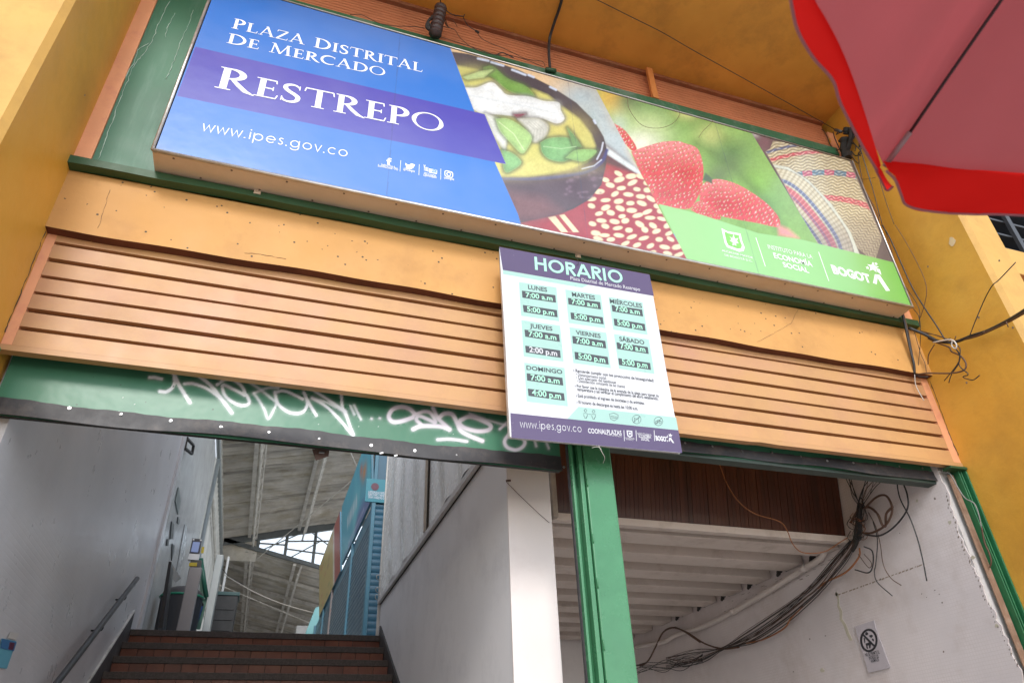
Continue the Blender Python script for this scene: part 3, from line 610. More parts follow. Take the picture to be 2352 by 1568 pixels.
def shutter_paint(graf, seed):
    def f(X, Y, W):
        x, z = W[..., 0], W[..., 2]
        p = Paint(X, Y, (.042, .165, .092))
        p.over(.7*np.clip(fbm(x, z, 3, seed)*2-.7, 0, 1), (.07, .22, .14))
        p.over(.35*np.clip(fbm(x, z*.3, 14, seed+9)*3-1.6, 0, 1), (.03, .15, .09))
        if graf:
            for c, wd, P in GRAF:
                PP = [c(*q) for q in P]; s = (900 if c is Q3 else 1000)/2352/1.7415
                hw = wd*s*.98; P2 = [tuple(q) for q in (spline(PP, 5) if len(PP) > 2 else [np.array(q) for q in PP])]
                d = sdline(X, Y, P2); spray = fbm(x, z, 60, 5)
                a = np.clip((hw-d)/(1.1 if c is Q3 else 3.2)+.5, 0, 1); halo = .30*np.exp(-np.maximum(d-hw, 0)/2.2)*(spray > .35)
                al = .93 if hw > 3.0 else .7
                p.over(np.maximum(a*al, halo), (.82, .84, .87) if c is Q3 else (.84, .78, .86))
            sp = vnoise(x, z, 160, 3) > .985
            p.over(.6*sp*(fbm(x, z, 4, 2) > .5), (.8, .8, .8))
        d = (vnoise(x, z, 40, 8) > .975)*.8*(fbm(x, z, 2.5, 4) > .5); p.over(d, (.03, .06, .04))
        return p.c
    return f
SHM = attrmat('painted_shutter_steel', .36, bump=.25)
def shutter(label, x0, x1, zb, zt, strip0, strip1, graf, bolts, seed, loc):
    t = thing('shutter', label, 'shutter', loc)
    Y = 3.335
    A = lambda x, z, y=Y: np.array([x, y, z])
    nx = int((x1-x0)/.004)
    sheet('panel', SHM, t, A(x0, strip0), A(x1, strip0), A(x0, zt), A(x1, zt), nx, int((zt-strip0)/.004), shutter_paint(graf, seed))
    mb = MB(); mb.box(x0, x1, Y+.003, Y+(.045 if graf else .075), zb-.012, strip0+.05); mb.build('bottom_rail', RUBD if graf else mat('rail_grey_green', (.03, .05, .04), .5, var=.2, bump=.2), t)
    # rubber strip: wavy upper cut, flap leaning outwards at its lower edge
    nn = 120
    def top(u): return strip1+.005*math.sin(u*13+seed)+.003*math.sin(u*41)+.0015*math.sin(u*160)
    def low(u): return strip0+.004*math.sin(u*9+seed*2)+.003*math.sin(u*23)
    fl_ = lambda u: .012+.010*math.sin(u*14+seed)
    mb = MB()
    mb.grid(lambda u, v: (x0+(x1-x0)*u, Y-.006-(fl_(u))*(1-v)**2, low(u)*(1-v)+top(u)*v), nn, 5)
    mb.grid(lambda u, v: (x0+(x1-x0)*u, Y-.001+(-.001-fl_(u)+.0)*(1-v)**2, (low(u)-.001)*(1-v)+top(u)*v), nn, 5)
    mb.grid(lambda u, v: (x0+(x1-x0)*u, (Y-.006-fl_(u))+.005*v, low(u)-.001*v), nn, 1)
    mb.grid(lambda u, v: (x0+(x1-x0)*u, (Y-.006)+.005*v, top(u)), nn, 1)
    r = mb.build('rubber_strip', RUB, t, smooth=True)
    b0 = None
    for bp in bolts:
        p = aY(*bp, Y-.012)
        if b0 is None:
            q = MB()
            for (ra, rb, ya, yb) in ((.0115, .0115, 0, -.0015), (.0115, .0075, -.0015, -.0016), (.0075, .0068, -.0016, -.0055), (.0068, .0022, -.0055, -.0062)):
                q.grid(lambda u, v: (math.cos(u*2*math.pi)*(ra+(rb-ra)*v), ya+(yb-ya)*v, math.sin(u*2*math.pi)*(ra+(rb-ra)*v)), 10, 1)
            q.grid(lambda u, v: (math.cos(u*2*math.pi)*.0022*v, -.0062, math.sin(u*2*math.pi)*.0022*v), 10, 1)
            b0 = q.build('bolt', STEEL, r); o = b0
        else: o = b0.copy(); C.objects.link(o)
        o.parent = r; o.location = p-WL[r.name]+np.array([0, .001, 0]); o.scale = (.68, .68, .68); o.rotation_euler = (random.uniform(-.2, .2), random.uniform(0, 3), random.uniform(-.15, .15))
    return t
SHL = shutter('green steel shutter covered in white graffiti with a bolted black rubber strip', -1.246, 1.462, 1.528, 1.93, 1.507, 1.588, True,
        [(159, 936), (277.5, 950), (392, 965), (507.6, 980), (617.6, 992.6), (733.8, 1007), (852.8, 1021.6), (953, 1034), (1049, 1044), (1139, 1055), (1220, 1062), (1296, 1072)], 2, (.14, 3.335, 1.5))
SHR = shutter('dark green rolled up shutter with black rubber strip above the cable filled passage', 1.71, 4.258, 1.70, 1.93, 1.706, 1.776, False,
        [cI(452, 7), cI(655, 17), cI(848, 43), cI(1025, 73), cI(1200, 86), cI(1357, 92), cI(1510, 111), cI(1665, 122), (1637, 1024), (1574, 1016)], 5, (3, 3.335, 1.7))
for (p0, p1) in ((Q4(280, 620), Q4(312, 612)), (Q4(415, 643), Q4(445, 636))):
    mb = MB(); mb.tube([aY(*p0, 3.305), aY(*p1, 3.305)], .005, 5); mb.build('bolt', STEEL, SHL)
# latch plate hanging under the left shutter
LT = thing('lock_plate', 'rusty lock plate hanging under the left shutter edge', 'lock', (.30, 3.4, 1.5)); WL[LT.name] = np.array([.30, 3.4, 1.5])
mb = MB(); mb.slab([aY(*p, 3.42) for p in (cK(1525, 225), cK(1690, 225), cK(1680, 290), cK(1560, 330))], (0, .004, 0)); mb.build('plate', mat('brown_rust', (.10, .06, .05), .7, var=.3), LT)
mb = MB(); mb.tube([aY(*cK(1590, 255), 3.415), aY(*cK(1640, 258), 3.415)], .006, 6); mb.build('bolt', STEEL, LT)

# ================================================================== THE LIGHT BOX SIGN
SY = 2.96
TLx, TRx = -.2815*SY, 1.408*SY
TL = np.array([-.2812*SY, SY, 1.514*SY]); TR = aY(1956, 371, SY); BL = aY(358, 341, SY); BR = aY(2092, 701, SY)
LB = thing('lightbox_sign', 'long blue, purple and green light box sign with soup bowl, strawberry and basket pictures', 'sign', (1.6, SY, 2.9))
UV = (BR-BL)/np.linalg.norm(BR-BL)
SP = Plane(lambda x, y: aY(x, y, SY), UV, (0, 0, 1), (0, -1, 0))
def sign_paint(X, Y, W):
    BX, BY = (X*1.7415-1400)*1.68, Y*1.7415*1.68
    CX = (X*1.7415-2700)*1.68; CY = BY
    x, z = W[..., 0], W[..., 2]
    p = Paint(X, Y, (.032, .17, .54))
    p.over(np.clip((z-3.0)/1.2, 0, 1)*.45, (.02, .13, .47))  # deeper blue upwards: sky glare low on the face is put into the colour
    p.poly([cA(1190, 645), cA(1312, 315), cB(905, 768), cB(1050, 1105), ], (.065, .062, .36), 1.0)
    # ---- soup picture
    M1 = np.clip(.5-sdpoly(X, Y, [(1026.5, 90), (1120, 335), (1190, 492), (1210, 560), (1600, 660), (1571, 578), (1545, 535), (1364.5, 196.5), (1330, 120)]), 0, 1)
    M1 *= 1-np.clip(.5-sdpoly(X, Y, [cA(1190, 645), cA(1312, 315), cB(905, 768), cB(1050, 1105)]), 0, 1)
    p.clip = M1; p.x, p.y = BX, BY
    p.over(1, lin(232, 196, 148))
    p.blob(1550, 650, 190, 120, lin(170, 185, 190)); p.blob(1640, 800, 170, 160, lin(160, 182, 190)); p.blob(1780, 950, 150, 120, lin(170, 190, 196))
    p.poly([(1640, 700), (1990, 1200), (1960, 1260), (1700, 950)], lin(176, 192, 198), 60)
    p.poly([(1690, 950), (2010, 1210), (1980, 1340), (1900, 1330), (1700, 1180)], lin(84, 40, 52), 50)
    p.poly([(1720, 985), (1950, 1150), (1980, 1200), (1700, 1020)], lin(214, 224, 226), 14)
    p.poly([(1690, 1090), (1980, 1190), (2240, 1567), (2300, 1800), (1100, 1500), (1400, 1380)], lin(160, 22, 52), 26)
    r = np.random.default_rng(4)      # pale leaf shapes printed on the cloth
    for j in range(13):
        for i in range(9):
            gx, gy = 1500+i*88+j*22-60+r.uniform(-16, 16), 1130+j*48+i*9+r.uniform(-10, 10)
            if gx > 1600+(gy-1100)*.05 and (gx-1500)**2+(gy-1000)**2 > 290**2 and gx < 2330:
                th = r.uniform(-.5, .6); a_, b_ = r.uniform(28, 42), r.uniform(15, 22)
                dx, dy = BX-gx, BY-gy; e1 = dx*math.cos(th)+dy*math.sin(th); e2 = -dx*math.sin(th)+dy*math.cos(th)
                p.over(np.clip(1.6*(1-(np.abs(e1)/a_)**2.3-(np.abs(e2)/b_)**2.0), 0, 1), lin(240, 224, 184))
    p.poly([(1330, 1460), (1440, 1440), (1540, 1560), (1420, 1560)], lin(238, 220, 180), 5); p.poly([(1370, 1440), (1400, 1440), (1500, 1560), (1465, 1560)], lin(165, 25, 50), 5)
    bowl = [(600, 330), (660, 345), (800, 364), (950, 405), (1150, 478), (1350, 580), (1520, 690), (1640, 810), (1705, 920), (1728, 1010), (1722, 1100), (1690, 1240), (1610, 1340), (1500, 1405), (1400, 1440), (1240, 1475), (1140, 1500), (900, 1500), (900, 1200), (600, 700)]
    p.poly(bowl, lin(38, 30, 50), 8)
    p.poly([(1020, 1190), (1350, 1175), (1600, 1090), (1720, 1010), (1715, 1120), (1680, 1245), (1590, 1345), (1400, 1440), (1240, 1475), (1120, 1480)], lin(66, 42, 62), 22)
    p.poly([(1060, 1290), (1300, 1330), (1420, 1420), (1250, 1480), (1110, 1480)], lin(112, 70, 78), 90)
    for k in range(26):
        xx, yy = r.uniform(1450, 1690), r.uniform(1150, 1360)
        p.blob(xx, yy, r.uniform(8, 20), r.uniform(6, 12), lin(118, 92, 112), .7)
    rim = [(1728, 1010), (1690, 1090), (1600, 1150), (1450, 1180), (1250, 1200), (1020, 1200)]
    p.line(rim, 10, lin(40, 50, 120), 14, sp=True); p.line([(1690, 1075), (1640, 1115), (1560, 1135)], 4, lin(190, 200, 225), 6); p.line([(1700, 960), (1690, 1010), (1660, 1070)], 5, lin(200, 208, 226), 7)
    p.poly([(600, 420), (700, 440), (850, 470), (1000, 545), (1100, 580), (1230, 600), (1330, 640), (1430, 720), (1540, 800), (1620, 900), (1650, 980), (1640, 1040), (1590, 1090), (1500, 1130), (1350, 1165), (1200, 1185), (1000, 1185), (700, 900)], lin(204, 200, 108), 22)
    p.blob(1050, 1130, 260, 60, lin(226, 216, 128), .8); p.blob(1400, 1130, 200, 40, lin(214, 206, 118), .7); p.blob(800, 500, 120, 60, lin(176, 172, 92), .8)
    p.blob(1450, 860, 150, 90, lin(204, 190, 100), .6)
    for a_, b_ in (((860, 395), (930, 410)), ((950, 420), (1030, 442)), ((1090, 470), (1180, 505)), ((1200, 505), (1235, 520)), ((1345, 585), (1385, 605)), ((1640, 810), (1650, 828))):
        p.line([a_, b_], 7, lin(205, 218, 240), 9)
    p.poly([(900, 455), (960, 450), (1060, 530), (1180, 580), (1240, 650), (1150, 640), (1050, 600), (960, 520), (900, 500)], lin(108, 160, 62), 12, sp=True, sh=1)
    p.poly([(760, 520), (880, 480), (960, 470), (900, 520), (790, 535)], lin(190, 214, 140), 12, sh=1)
    p.poly([(770, 590), (850, 590), (950, 555), (1010, 600), (1060, 640), (1200, 650), (1300, 680), (1400, 690), (1415, 740), (1440, 800), (1390, 830), (1300, 800), (1200, 790), (1100, 780), (1000, 770), (880, 760), (800, 700)], lin(232, 236, 236), 8, sp=True, sh=1)
    p.line([(800, 640), (1000, 680), (1200, 720), (1380, 760)], 4, lin(196, 204, 210), 16, .8, True); p.line([(900, 600), (1100, 680), (1350, 710)], 3, lin(206, 212, 218), 12, .7, True)
    p.poly([(1100, 770), (1180, 765), (1130, 800)], lin(150, 60, 90), 6, sh=1)
    p.poly([(1130, 800), (1260, 800), (1330, 850), (1300, 930), (1230, 950), (1180, 860)], lin(214, 216, 206), 18, sp=True, sh=1)
    for k in range(4): p.line([(1180+k*22, 820), (1240+k*20, 870), (1230+k*22, 930)], 2, lin(160, 160, 150), 8, .6)
    p.poly([(910, 765), (1000, 800), (1060, 900), (1040, 1010), (960, 900)], lin(228, 232, 226), 20, sh=1)
    p.poly([(980, 800), (1060, 800), (1150, 850), (1220, 920), (1190, 1000), (1150, 1030), (1080, 960), (1010, 880)], lin(176, 216, 138), 10, sp=True, sh=1); p.line([(1000, 820), (1100, 900), (1170, 1010)], 2, lin(222, 240, 190), 6)
    p.poly([(1020, 1010), (1090, 1030), (1150, 1090), (1100, 1140), (1040, 1150)], lin(130, 186, 118), 10, sp=True, sh=1)
    p.poly([(1280, 960), (1340, 930), (1450, 925), (1530, 960), (1520, 1030), (1440, 1085), (1340, 1070), (1290, 1020)], lin(118, 180, 112), 8, sp=True, sh=1)
    p.poly([(1460, 860), (1500, 900), (1560, 990), (1500, 980)], lin(108, 165, 96), 8, sh=1); p.poly([(1450, 1060), (1520, 1010), (1650, 1010), (1630, 1050), (1560, 1085)], lin(150, 204, 118), 8, sp=True, sh=1)
    p.line([(1300, 985), (1420, 1000), (1520, 985)], 2, lin(178, 220, 165), 6)
    # ---- strawberries
    p.x, p.y = X, Y
    M2 = np.clip(.5-sdpoly(X, Y, [(1364.5, 196.5), (1330, 120), (1760, 220), (1724.7, 302.5), (1870, 537), (1897, 590), (1545, 536)]), 0, 1)
    p.clip = M2
    p.over(1, lin(126, 176, 84))
    p.blob(1405, 225, 46, 40, lin(236, 190, 66)); p.blob(1452, 232, 40, 26, lin(70, 92, 60), .9); p.blob(1500, 245, 60, 30, lin(96, 150, 70), .9); p.blob(1500, 290, 64, 36, lin(196, 216, 150), .95); p.blob(1470, 330, 50, 30, lin(238, 238, 222), .9)
    p.blob(1600, 275, 80, 40, lin(92, 150, 48), .9); p.blob(1580, 255, 30, 20, lin(222, 220, 140), .9); p.blob(1640, 310, 40, 30, lin(214, 214, 130), .7)
    p.blob(1680, 360, 46, 60, lin(60, 112, 52), .95); p.blob(1655, 405, 30, 24, lin(64, 92, 66), .8); p.blob(1730, 430, 60, 46, lin(128, 186, 80), .9); p.blob(1760, 470, 60, 40, lin(96, 158, 64), .8); p.blob(1690, 290, 30, 30, lin(150, 196, 96), .8); p.blob(1420, 290, 22, 30, lin(180, 200, 190), .7)
    p.line([(1600, 330), (1680, 380), (1760, 470), (1800, 540)], 8, lin(54, 104, 44), 26, .6, True)
    def berry(P, seed, sc):
        P = [tuple(q) for q in spline(P+[P[0]], 5)[:-1]]; P = [q[:2] for q in P]; d = sdpoly(X, Y, P)
        a = np.clip(.5-d/1.6, 0, 1); cx = np.mean([q[0] for q in P]); cy = np.mean([q[1] for q in P])
        p.over(a, lin(200, 22, 42)); p.over(a*np.clip(1+d/26, 0, 1)*.5, lin(226, 84, 92)); p.over(a*np.clip(fbm(X, Y, .03, seed)*2-.8, 0, 1)*.5, lin(232, 70, 78))
        p.over(a*np.clip((cy-Y)/60, 0, 1)*.5, lin(246, 170, 170))
        WX = X+5*fbm(X, Y, .05, seed+3)*2; WY = Y+9*fbm(X, Y, .03, seed+5)+.0016*(X-cx)**2; row = 10.5*sc; col = 10*sc; yy = (WY-cy+.22*(X-cx))/row; j = np.floor(yy); xx = (WX-cx)/col+.5*(j % 2); i = np.floor(xx)
        hx = np.sin(i*12.9+j*78.2+seed)*43758.5; hx = (hx-np.floor(hx)-.5)*.6
        dx = (xx-i-.5-hx)*col; dy = (yy-j-.5-hx)*row
        vv = np.clip(fbm(X, Y, .045, seed+7)*2.2-.5, .15, 1); p.over(a*np.exp(-((dx/2.8)**2+(dy/2.6)**2))*.8, lin(120, 10, 24)); p.over(a*vv*np.exp(-(((dx+2.2)/1.5)**2+((dy-2.4)/1.5)**2))*.95, lin(255, 236, 232)); p.over(a*np.exp(-((dx/1.1)**2+(dy/1.1)**2)), lin(226, 190, 110))
    c3 = lambda P: [cC(*q) for q in P]; c2 = lambda P: [cB(*q) for q in P]
    berry(c2([(1775, 830), (1850, 880), (1925, 990), (1890, 1010), (1800, 900)]), 2, .8)
    berry(c2([(1890, 1020), (1990, 985), (2100, 955), (2200, 950)])+c3([(60, 962), (150, 1000), (188, 1110), (185, 1230), (150, 1330), (100, 1400), (20, 1400)])+c2([(2070, 1375), (2010, 1260), (1950, 1160)]), 5, 1.0)
    berry(c3([(190, 1235), (240, 1210), (310, 1207), (420, 1240), (540, 1310), (640, 1390), (700, 1470), (690, 1525), (560, 1500), (420, 1475), (270, 1440), (180, 1370), (165, 1300)]), 8, 1.0)
    berry(c3([(105, 1410), (140, 1362), (180, 1355), (240, 1390), (310, 1470), (200, 1460)]), 11, .75)
    p.poly(c3([(185, 1210), (205, 1160), (250, 1200), (250, 1235), (215, 1220)]), lin(60, 98, 76), 4)
    p.poly(c3([(690, 1510), (760, 1540), (830, 1600), (700, 1580)]), lin(240, 150, 150), 12)
    # ---- baskets
    M3 = np.clip(.5-sdpoly(X, Y, [(1724.7, 302.5), (1740, 250), (2000, 330), (2100, 620), (2070, 630), (1897, 590)]), 0, 1)
    p.clip = M3; p.x, p.y = CX, CY
    p.over(1, lin(70, 52, 58)); p.blob(600, 960, 60, 60, lin(120, 70, 84), .8); p.blob(540, 900, 30, 25, lin(200, 190, 190), .8)
    ox, oy = 1000, 2050          # upper basket: courses are arcs round a far centre
    rr = np.hypot((CX-ox)*.95, CY-oy); th = np.arctan2(CX-ox, oy-CY)
    dm = np.clip(.5-sdpoly(CX, CY, [(640, 1000), (660, 950), (760, 955), (1000, 1010), (1170, 1080), (1390, 1600), (1340, 1760), (1200, 1640), (1060, 1380), (900, 1210), (760, 1120), (660, 1105), (610, 1020)])/8, 0, 1)
    wv = rr/20+.35*np.sin(th*70); j = np.floor(wv); f1 = wv-j; seg = np.sin(th*150+j*math.pi)
    tan_ = lin(214, 200, 158)
    p.over(dm, tan_*(.85)); p.over(dm*np.clip(fbm(CX, CY, .01, 3)*2-.6, 0, 1)*.4, lin(150, 134, 100))
    for ra, rb, cc in ((1075, 1100, lin(60, 80, 130)), (1015, 1045, lin(206, 52, 78)), (870, 912, lin(48, 116, 150)), (700, 742, lin(214, 70, 96))):
        al = dm*np.clip((rr-ra)/6, 0, 1)*np.clip((rb-rr)/6, 0, 1); p.over(al, cc)
        if cc[2] > cc[0] and ra == 870: p.over(al*(np.sin(th*38) > .2), lin(196, 56, 110))
    p.over(dm*np.clip((f1-.62)/.15, 0, 1)*.7, lin(84, 72, 60)); p.over(dm*np.clip(np.exp(-((f1-.3)/.16)**2)*(seg*.5+.6), 0, 1)*.55, lin(244, 238, 214)); p.over(dm*(np.abs(seg) < .12)*.35, lin(90, 76, 60))
    p.over(dm*np.clip((CY-1420)/200, 0, 1)*.5, lin(92, 78, 78))
    lid = [(660, 1105), (760, 1125), (900, 1215), (1050, 1370), (1180, 1560), (1260, 1760), (1000, 1760), (905, 1560), (800, 1360), (720, 1210)]
    dl = np.clip(.5-sdpoly(CX, CY, lid)/8, 0, 1)
    p.over(dl, lin(206, 198, 166))
    ox2, oy2 = 260, 2000; r2 = np.hypot(CX-ox2, CY-oy2); t2 = np.arctan2(CY-oy2, CX-ox2)
    cen = sdline(CX, CY, [tuple(q) for q in spline([(660, 1105), (790, 1135), (920, 1225), (1060, 1385), (1180, 1565), (1240, 1760)], 5)])
    for a_, b_, cc in ((14, 22, lin(120, 140, 150)), (84, 112, lin(52, 90, 150)), (118, 175, lin(206, 56, 86)), (150, 172, lin(150, 60, 120)), (200, 225, lin(60, 84, 140))):
        p.over(dl*np.clip((cen-a_)/5, 0, 1)*np.clip((b_-cen)/5, 0, 1), cc)
    sp2 = np.sin(t2*190); p.over(dl*np.clip(sp2-.2, 0, 1)*.5, lin(120, 108, 88)); p.over(dl*np.clip(-sp2-.3, 0, 1)*.4, lin(240, 236, 220)); p.over(dl*(np.sin(cen*.33) > .86)*.4, lin(96, 84, 70))
    p.over(dl*np.clip((CY-1400)/220, 0, 1)*.45, lin(80, 66, 84)); p.over(dl*(cen < 16), lin(206, 212, 196))
    ar = np.clip(M1+M2+M3, 0, 1)[..., None]; g1 = fbm(X, Y, .35, 21, 3)[..., None]; g2 = fbm(X, Y, .06, 31, 4)[..., None]; p.c = p.c*(1-ar)+(p.c*.80+.035)*ar*(.74+.24*g1+.22*g2)  # grain and mottling; the lifted tone puts a pale glare haze into the pictures
    # ---- green footer
    p.x, p.y = X, Y; p.clip = 1
    ft = [(1513, 468), (1870, 541.5), (2053, 604), (2056, 604), (2120, 720), (2092, 720), (1571, 600), (1571, 578)]
    ftop = [cB(2075, 1370), cB(2352, 1440), cC(560, 1567), cF(860, 100), cF(1470, 252), (2120, 720), (1580, 600)]
    p.poly(ftop, lin(140, 192, 126), 1.2)
    a = np.clip(.5-sdpoly(X, Y, ftop), 0, 1)
    p.over(a*np.clip((X-1850)/200, 0, 1)*.8, lin(92, 168, 48)); p.over(a*np.clip(1-np.abs(X-1640-(Y-500)*.5)/70, 0, 1)*.25, lin(150, 206, 150))  # paler left part paints the sign's haze into the footer green
    gd = fbm(x, z, 1.3, 61, 5); p.over(.10*np.clip(gd*2.4-.9, 0, 1), (.6, .58, .55)); bt = np.clip(1-(z-(2.925-.009*(x+.85)))/.05, 0, 1); p.over(.35*bt*np.clip(fbm(x*1.0, z*.2, 9, 62)*2.6-1.1, 0, 1), (.22, .24, .2))
    sx_ = np.min(np.abs(x[..., None]-np.array([.35, 1.6, 2.85])), -1); p.over((sx_ < .003)*.3, (.05, .07, .12))
    return p.c
VIN = attrmat('printed_vinyl', .2, spec=.8, bump=.12)
sheet('printed_face', VIN, LB, BL, BR, TL, TR, 1150, 340, sign_paint, label='printed vinyl face with food pictures')
D_ = np.array([0, .155, 0])
mb = MB()
e_ = .014
bl, br, tl, tr = BL+(-e_, .002, -e_), BR+(e_, .002, -e_), TL+(-e_, .002, e_), TR+(e_, .002, e_)
mb.quad(bl, br, br+D_, bl+D_); mb.quad(br, tr, tr+D_, br+D_); mb.quad(tl, bl, bl+D_, tl+D_); mb.quad(tr, tl, tl+D_, tr+D_); mb.quad(bl+D_, br+D_, tr+D_, tl+D_)
mb.build('box_body', BOXU, LB)
def edge_bar(a, b, name='frame_edge', r=.011):
    m2 = MB(); m2.tube([a, b], r, 8); return m2.build(name, ALU, LB, smooth=True)
fo = np.array([0, -.001, 0])
edge_bar(bl+fo, br+fo); edge_bar(bl+fo, tl+fo, r=.009); edge_bar(br+fo, tr+fo, r=.007); edge_bar(tl+fo, tr+fo, r=.006)
s0 = None
for i in range(34):
    for row, y in ((0, .03), (1, .135)):
        if (i+row) % 2: continue
        c_ = bl+(br-bl)*((i+.6)/34)+np.array([random.uniform(-.02, .02), y, -.001])
        if s0 is None:
            q = MB(); q.tube([(0, 0, 0), (0, 0, -.003), (0, 0, -.0045)], [.006, .006, .003], 8); s0 = q.build('screw', mat('rusty_screw', (.16, .11, .08), .6, metal=.4), LB); o = s0
        else: o = s0.copy(); C.objects.link(o); o.parent = LB
        o.location = c_-WL[LB.name]
for u_ in (.105, .49):
    q = MB(); c_ = bl+(br-bl)*u_; q.box(c_[0]-.018, c_[0]+.018, 3.099, 3.104, c_[2]-.03, c_[2]+.02); q.tube([(c_[0], 3.10, c_[2]-.01), (c_[0], 3.094, c_[2]-.01)], .006, 8); q.build('fixing_tab', BOXU, LB)
# lettering
hz_ = lambda c, x, yb, yt: abs(SP.at(*c(x, yb))[2]-SP.at(*c(x, yt))[2])
stroke_text('PLAZA DISTRITAL', serif_glyph, SP, cA(1555, 190), cB(485, 487), hz_(cA, 1570, 190, 128), WHITE, LB, scales=[1.12]+[1]*5+[1.12]+[1]*8)
stroke_text('DE MERCADO', serif_glyph, SP, cA(1522, 290), cB(236, 518), hz_(cA, 1540, 288, 226), WHITE, LB, scales=[1.12, 1, 1, 1.12]+[1]*6)
stroke_text('RESTREPO', serif_glyph, SP, cA(1440, 588), cB(632, 900), hz_(cA, 1480, 590, 460), WHITE, LB, scales=[1.15]+[1]*7, gap=.03)
stroke_text('www.ipes.gov.co', lambda c: sans_glyph(c, .085), SP, cA(1350, 878), (800, 362), hz_(cA, 1380, 882, 832)/.72, WHITE, LB)
cR = crop(1450, 550, 450/2352)
def hz(pl, c, x, yb, yt): return abs(pl.at(*c(x, yb))[2]-pl.at(*c(x, yt))[2])
def ft(t, a, b, cap, c=cR, m=WHITE, pl=SP, par=LB, bold=.01, **k): return font_text(t, pl, c(*a), c(*b), cap, m, par, bold=bold, **k)
f_ = lambda P, n='emblem', c=cR, m=WHITE, pl=SP, par=LB, lift=.0006: flat(pl, [c(*q) for q in P], m, par, n, lift)
f_([(515, 570), (522, 500), (500, 498), (503, 472), (525, 476), (530, 440), (560, 430), (608, 442), (605, 466), (575, 462), (570, 482), (604, 488), (598, 514), (570, 510), (568, 580)])
f_([(895, 530), (930, 560), (985, 580), (992, 555), (1030, 545), (1070, 560), (1098, 572), (1085, 600), (1060, 640), (1020, 662), (960, 662), (888, 632), (930, 632), (900, 605), (912, 602), (895, 575)])
ft('Instituto Para la', (392, 590), (680, 645), .020); ft('Economía Social - IPES', (322, 612), (742, 695), .020); ft('@IPESBogota', (852, 686), (1092, 732), .020)
ft('You', (1268, 690), (1372, 712), .05, bold=.03); ft('IPES Creamos', (1285, 776), (1535, 822), .02); ft('Oportunidades', (1270, 806), (1548, 858), .02); ft('ipesbogota', (1705, 862), (1915, 900), .02)
f_([(1388, 652), (1405, 648), (1545, 676), (1562, 690), (1558, 760), (1545, 768), (1400, 738), (1385, 725)])
ft('Tube', (1405, 722), (1548, 748), .045, m=plain('print_blue', (.05, .24, .68), .3), lift=.0016, bold=.02)
for a_, b_ in (((800, 480), (783, 712)), ((1187, 562), (1178, 790)), ((1638, 655), (1634, 882))): f_([(a_[0]-5, a_[1]), (a_[0]+5, a_[1]+2), (b_[0]+5, b_[1]+2), (b_[0]-5, b_[1])], 'divider')
def ring_px(P, wpx, c, pl, par, m, name='emblem', closed=True, lift=.0007):
    mbx = MB(); ribbon(mbx, [np.array(c(*q)) for q in P], wpx, lambda p, k: tuple(pl.at(p[0], p[1])+pl.N*lift), 0, closed); return mbx.build(name, m, par)
rs = []
for k in range(32):
    an = 2*math.pi*k/32; cx_, sy_ = math.cos(an), math.sin(an); e1 = np.sign(cx_)*abs(cx_)**.45; e2 = np.sign(sy_)*abs(sy_)**.45; rs.append((1803+82*e1, 769+60*e2+18*e1))
ring_px(rs, 2.0, cR, SP, LB, WHITE)
ring_px([(1803+40*math.cos(2*math.pi*k/20), 769+34*math.sin(2*math.pi*k/20)+8*math.cos(2*math.pi*k/20)) for k in range(20)], 1.9, cR, SP, LB, WHITE)
f_([(1845, 735), (1862, 739), (1862, 753), (1845, 749)])
cS = crop(2700, 950, 1000/2352)
ft('ALCALDÍA MAYOR', (442, 130), (735, 200), hz(SP, cS, 445, 132, 114), cS, bold=.01); ft('DE BOGOTÁ D.C.', (468, 172), (728, 233), hz(SP, cS, 470, 174, 156), cS, bold=.01)
ft('INSTITUTO PARA LA', (878, 105), (1298, 202), hz(SP, cS, 880, 105, 66), cS, bold=0.0); ft('ECONOMÍA', (935, 192), (1298, 276), hz(SP, cS, 938, 192, 143), cS, bold=.02); ft('SOCIAL', (1022, 277), (1264, 335), hz(SP, cS, 1025, 277, 230), cS, bold=.02)
ft('BOGOT', (1490, 335), (1850, 428), hz(SP, cS, 1485, 337, 262), cS, bold=.05)
f_([(1862, 428), (1880, 345), (1925, 352), (2022, 500), (1985, 502), (1905, 380), (1897, 440)], c=cS)
def star(cx, cy, r, c, pl, par, m, sq=.9, rot=0, tail=None):
    P = []
    for k in range(10):
        rr_ = r if k % 2 == 0 else r*.42; an = math.radians(-90+rot+36*k); P.append((cx+rr_*math.cos(an), cy+rr_*math.sin(an)*sq+rr_*math.cos(an)*.22))
    mbx = MB(); mbx.add([pl.at(*c(cx, cy))+pl.N*.0011]+[pl.at(*c(*q))+pl.N*.0011 for q in P], [(0, 1+k, 1+(k+1) % 10) for k in range(10)]); return mbx.build('star', m, par)
star(1862, 280, 58, cS, SP, LB, WHITE); star(1810, 285, 20, cS, SP, LB, WHITE); star(1890, 248, 20, cS, SP, LB, WHITE)
f_([(1890, 290), (1925, 300), (1942, 355), (1900, 320)], c=cS, lift=.0015)
for a_, b_ in (((760, 0), (850, 272)), ((1350, 135), (1447, 410))): f_([(a_[0]-3, a_[1]), (a_[0]+3, a_[1]), (b_[0]+3, b_[1]), (b_[0]-3, b_[1])], 'divider', c=cS)
PG = plain('print_green', (.20, .52, .12), .3)
crest = [(312, 22), (350, 42), (440, 58), (452, 110), (468, 150), (462, 175), (430, 180), (350, 150), (335, 125), (322, 70)]
f_(crest, 'crest', c=cF); ci = [(326+(x-390)*.0+(x-390)*.72+64, 100+(y-100)*.72) for x, y in crest]
f_([(390+(x-390)*.76, 101+(y-101)*.74) for x, y in crest], 'crest_field', c=cF, m=PG, lift=.0012)
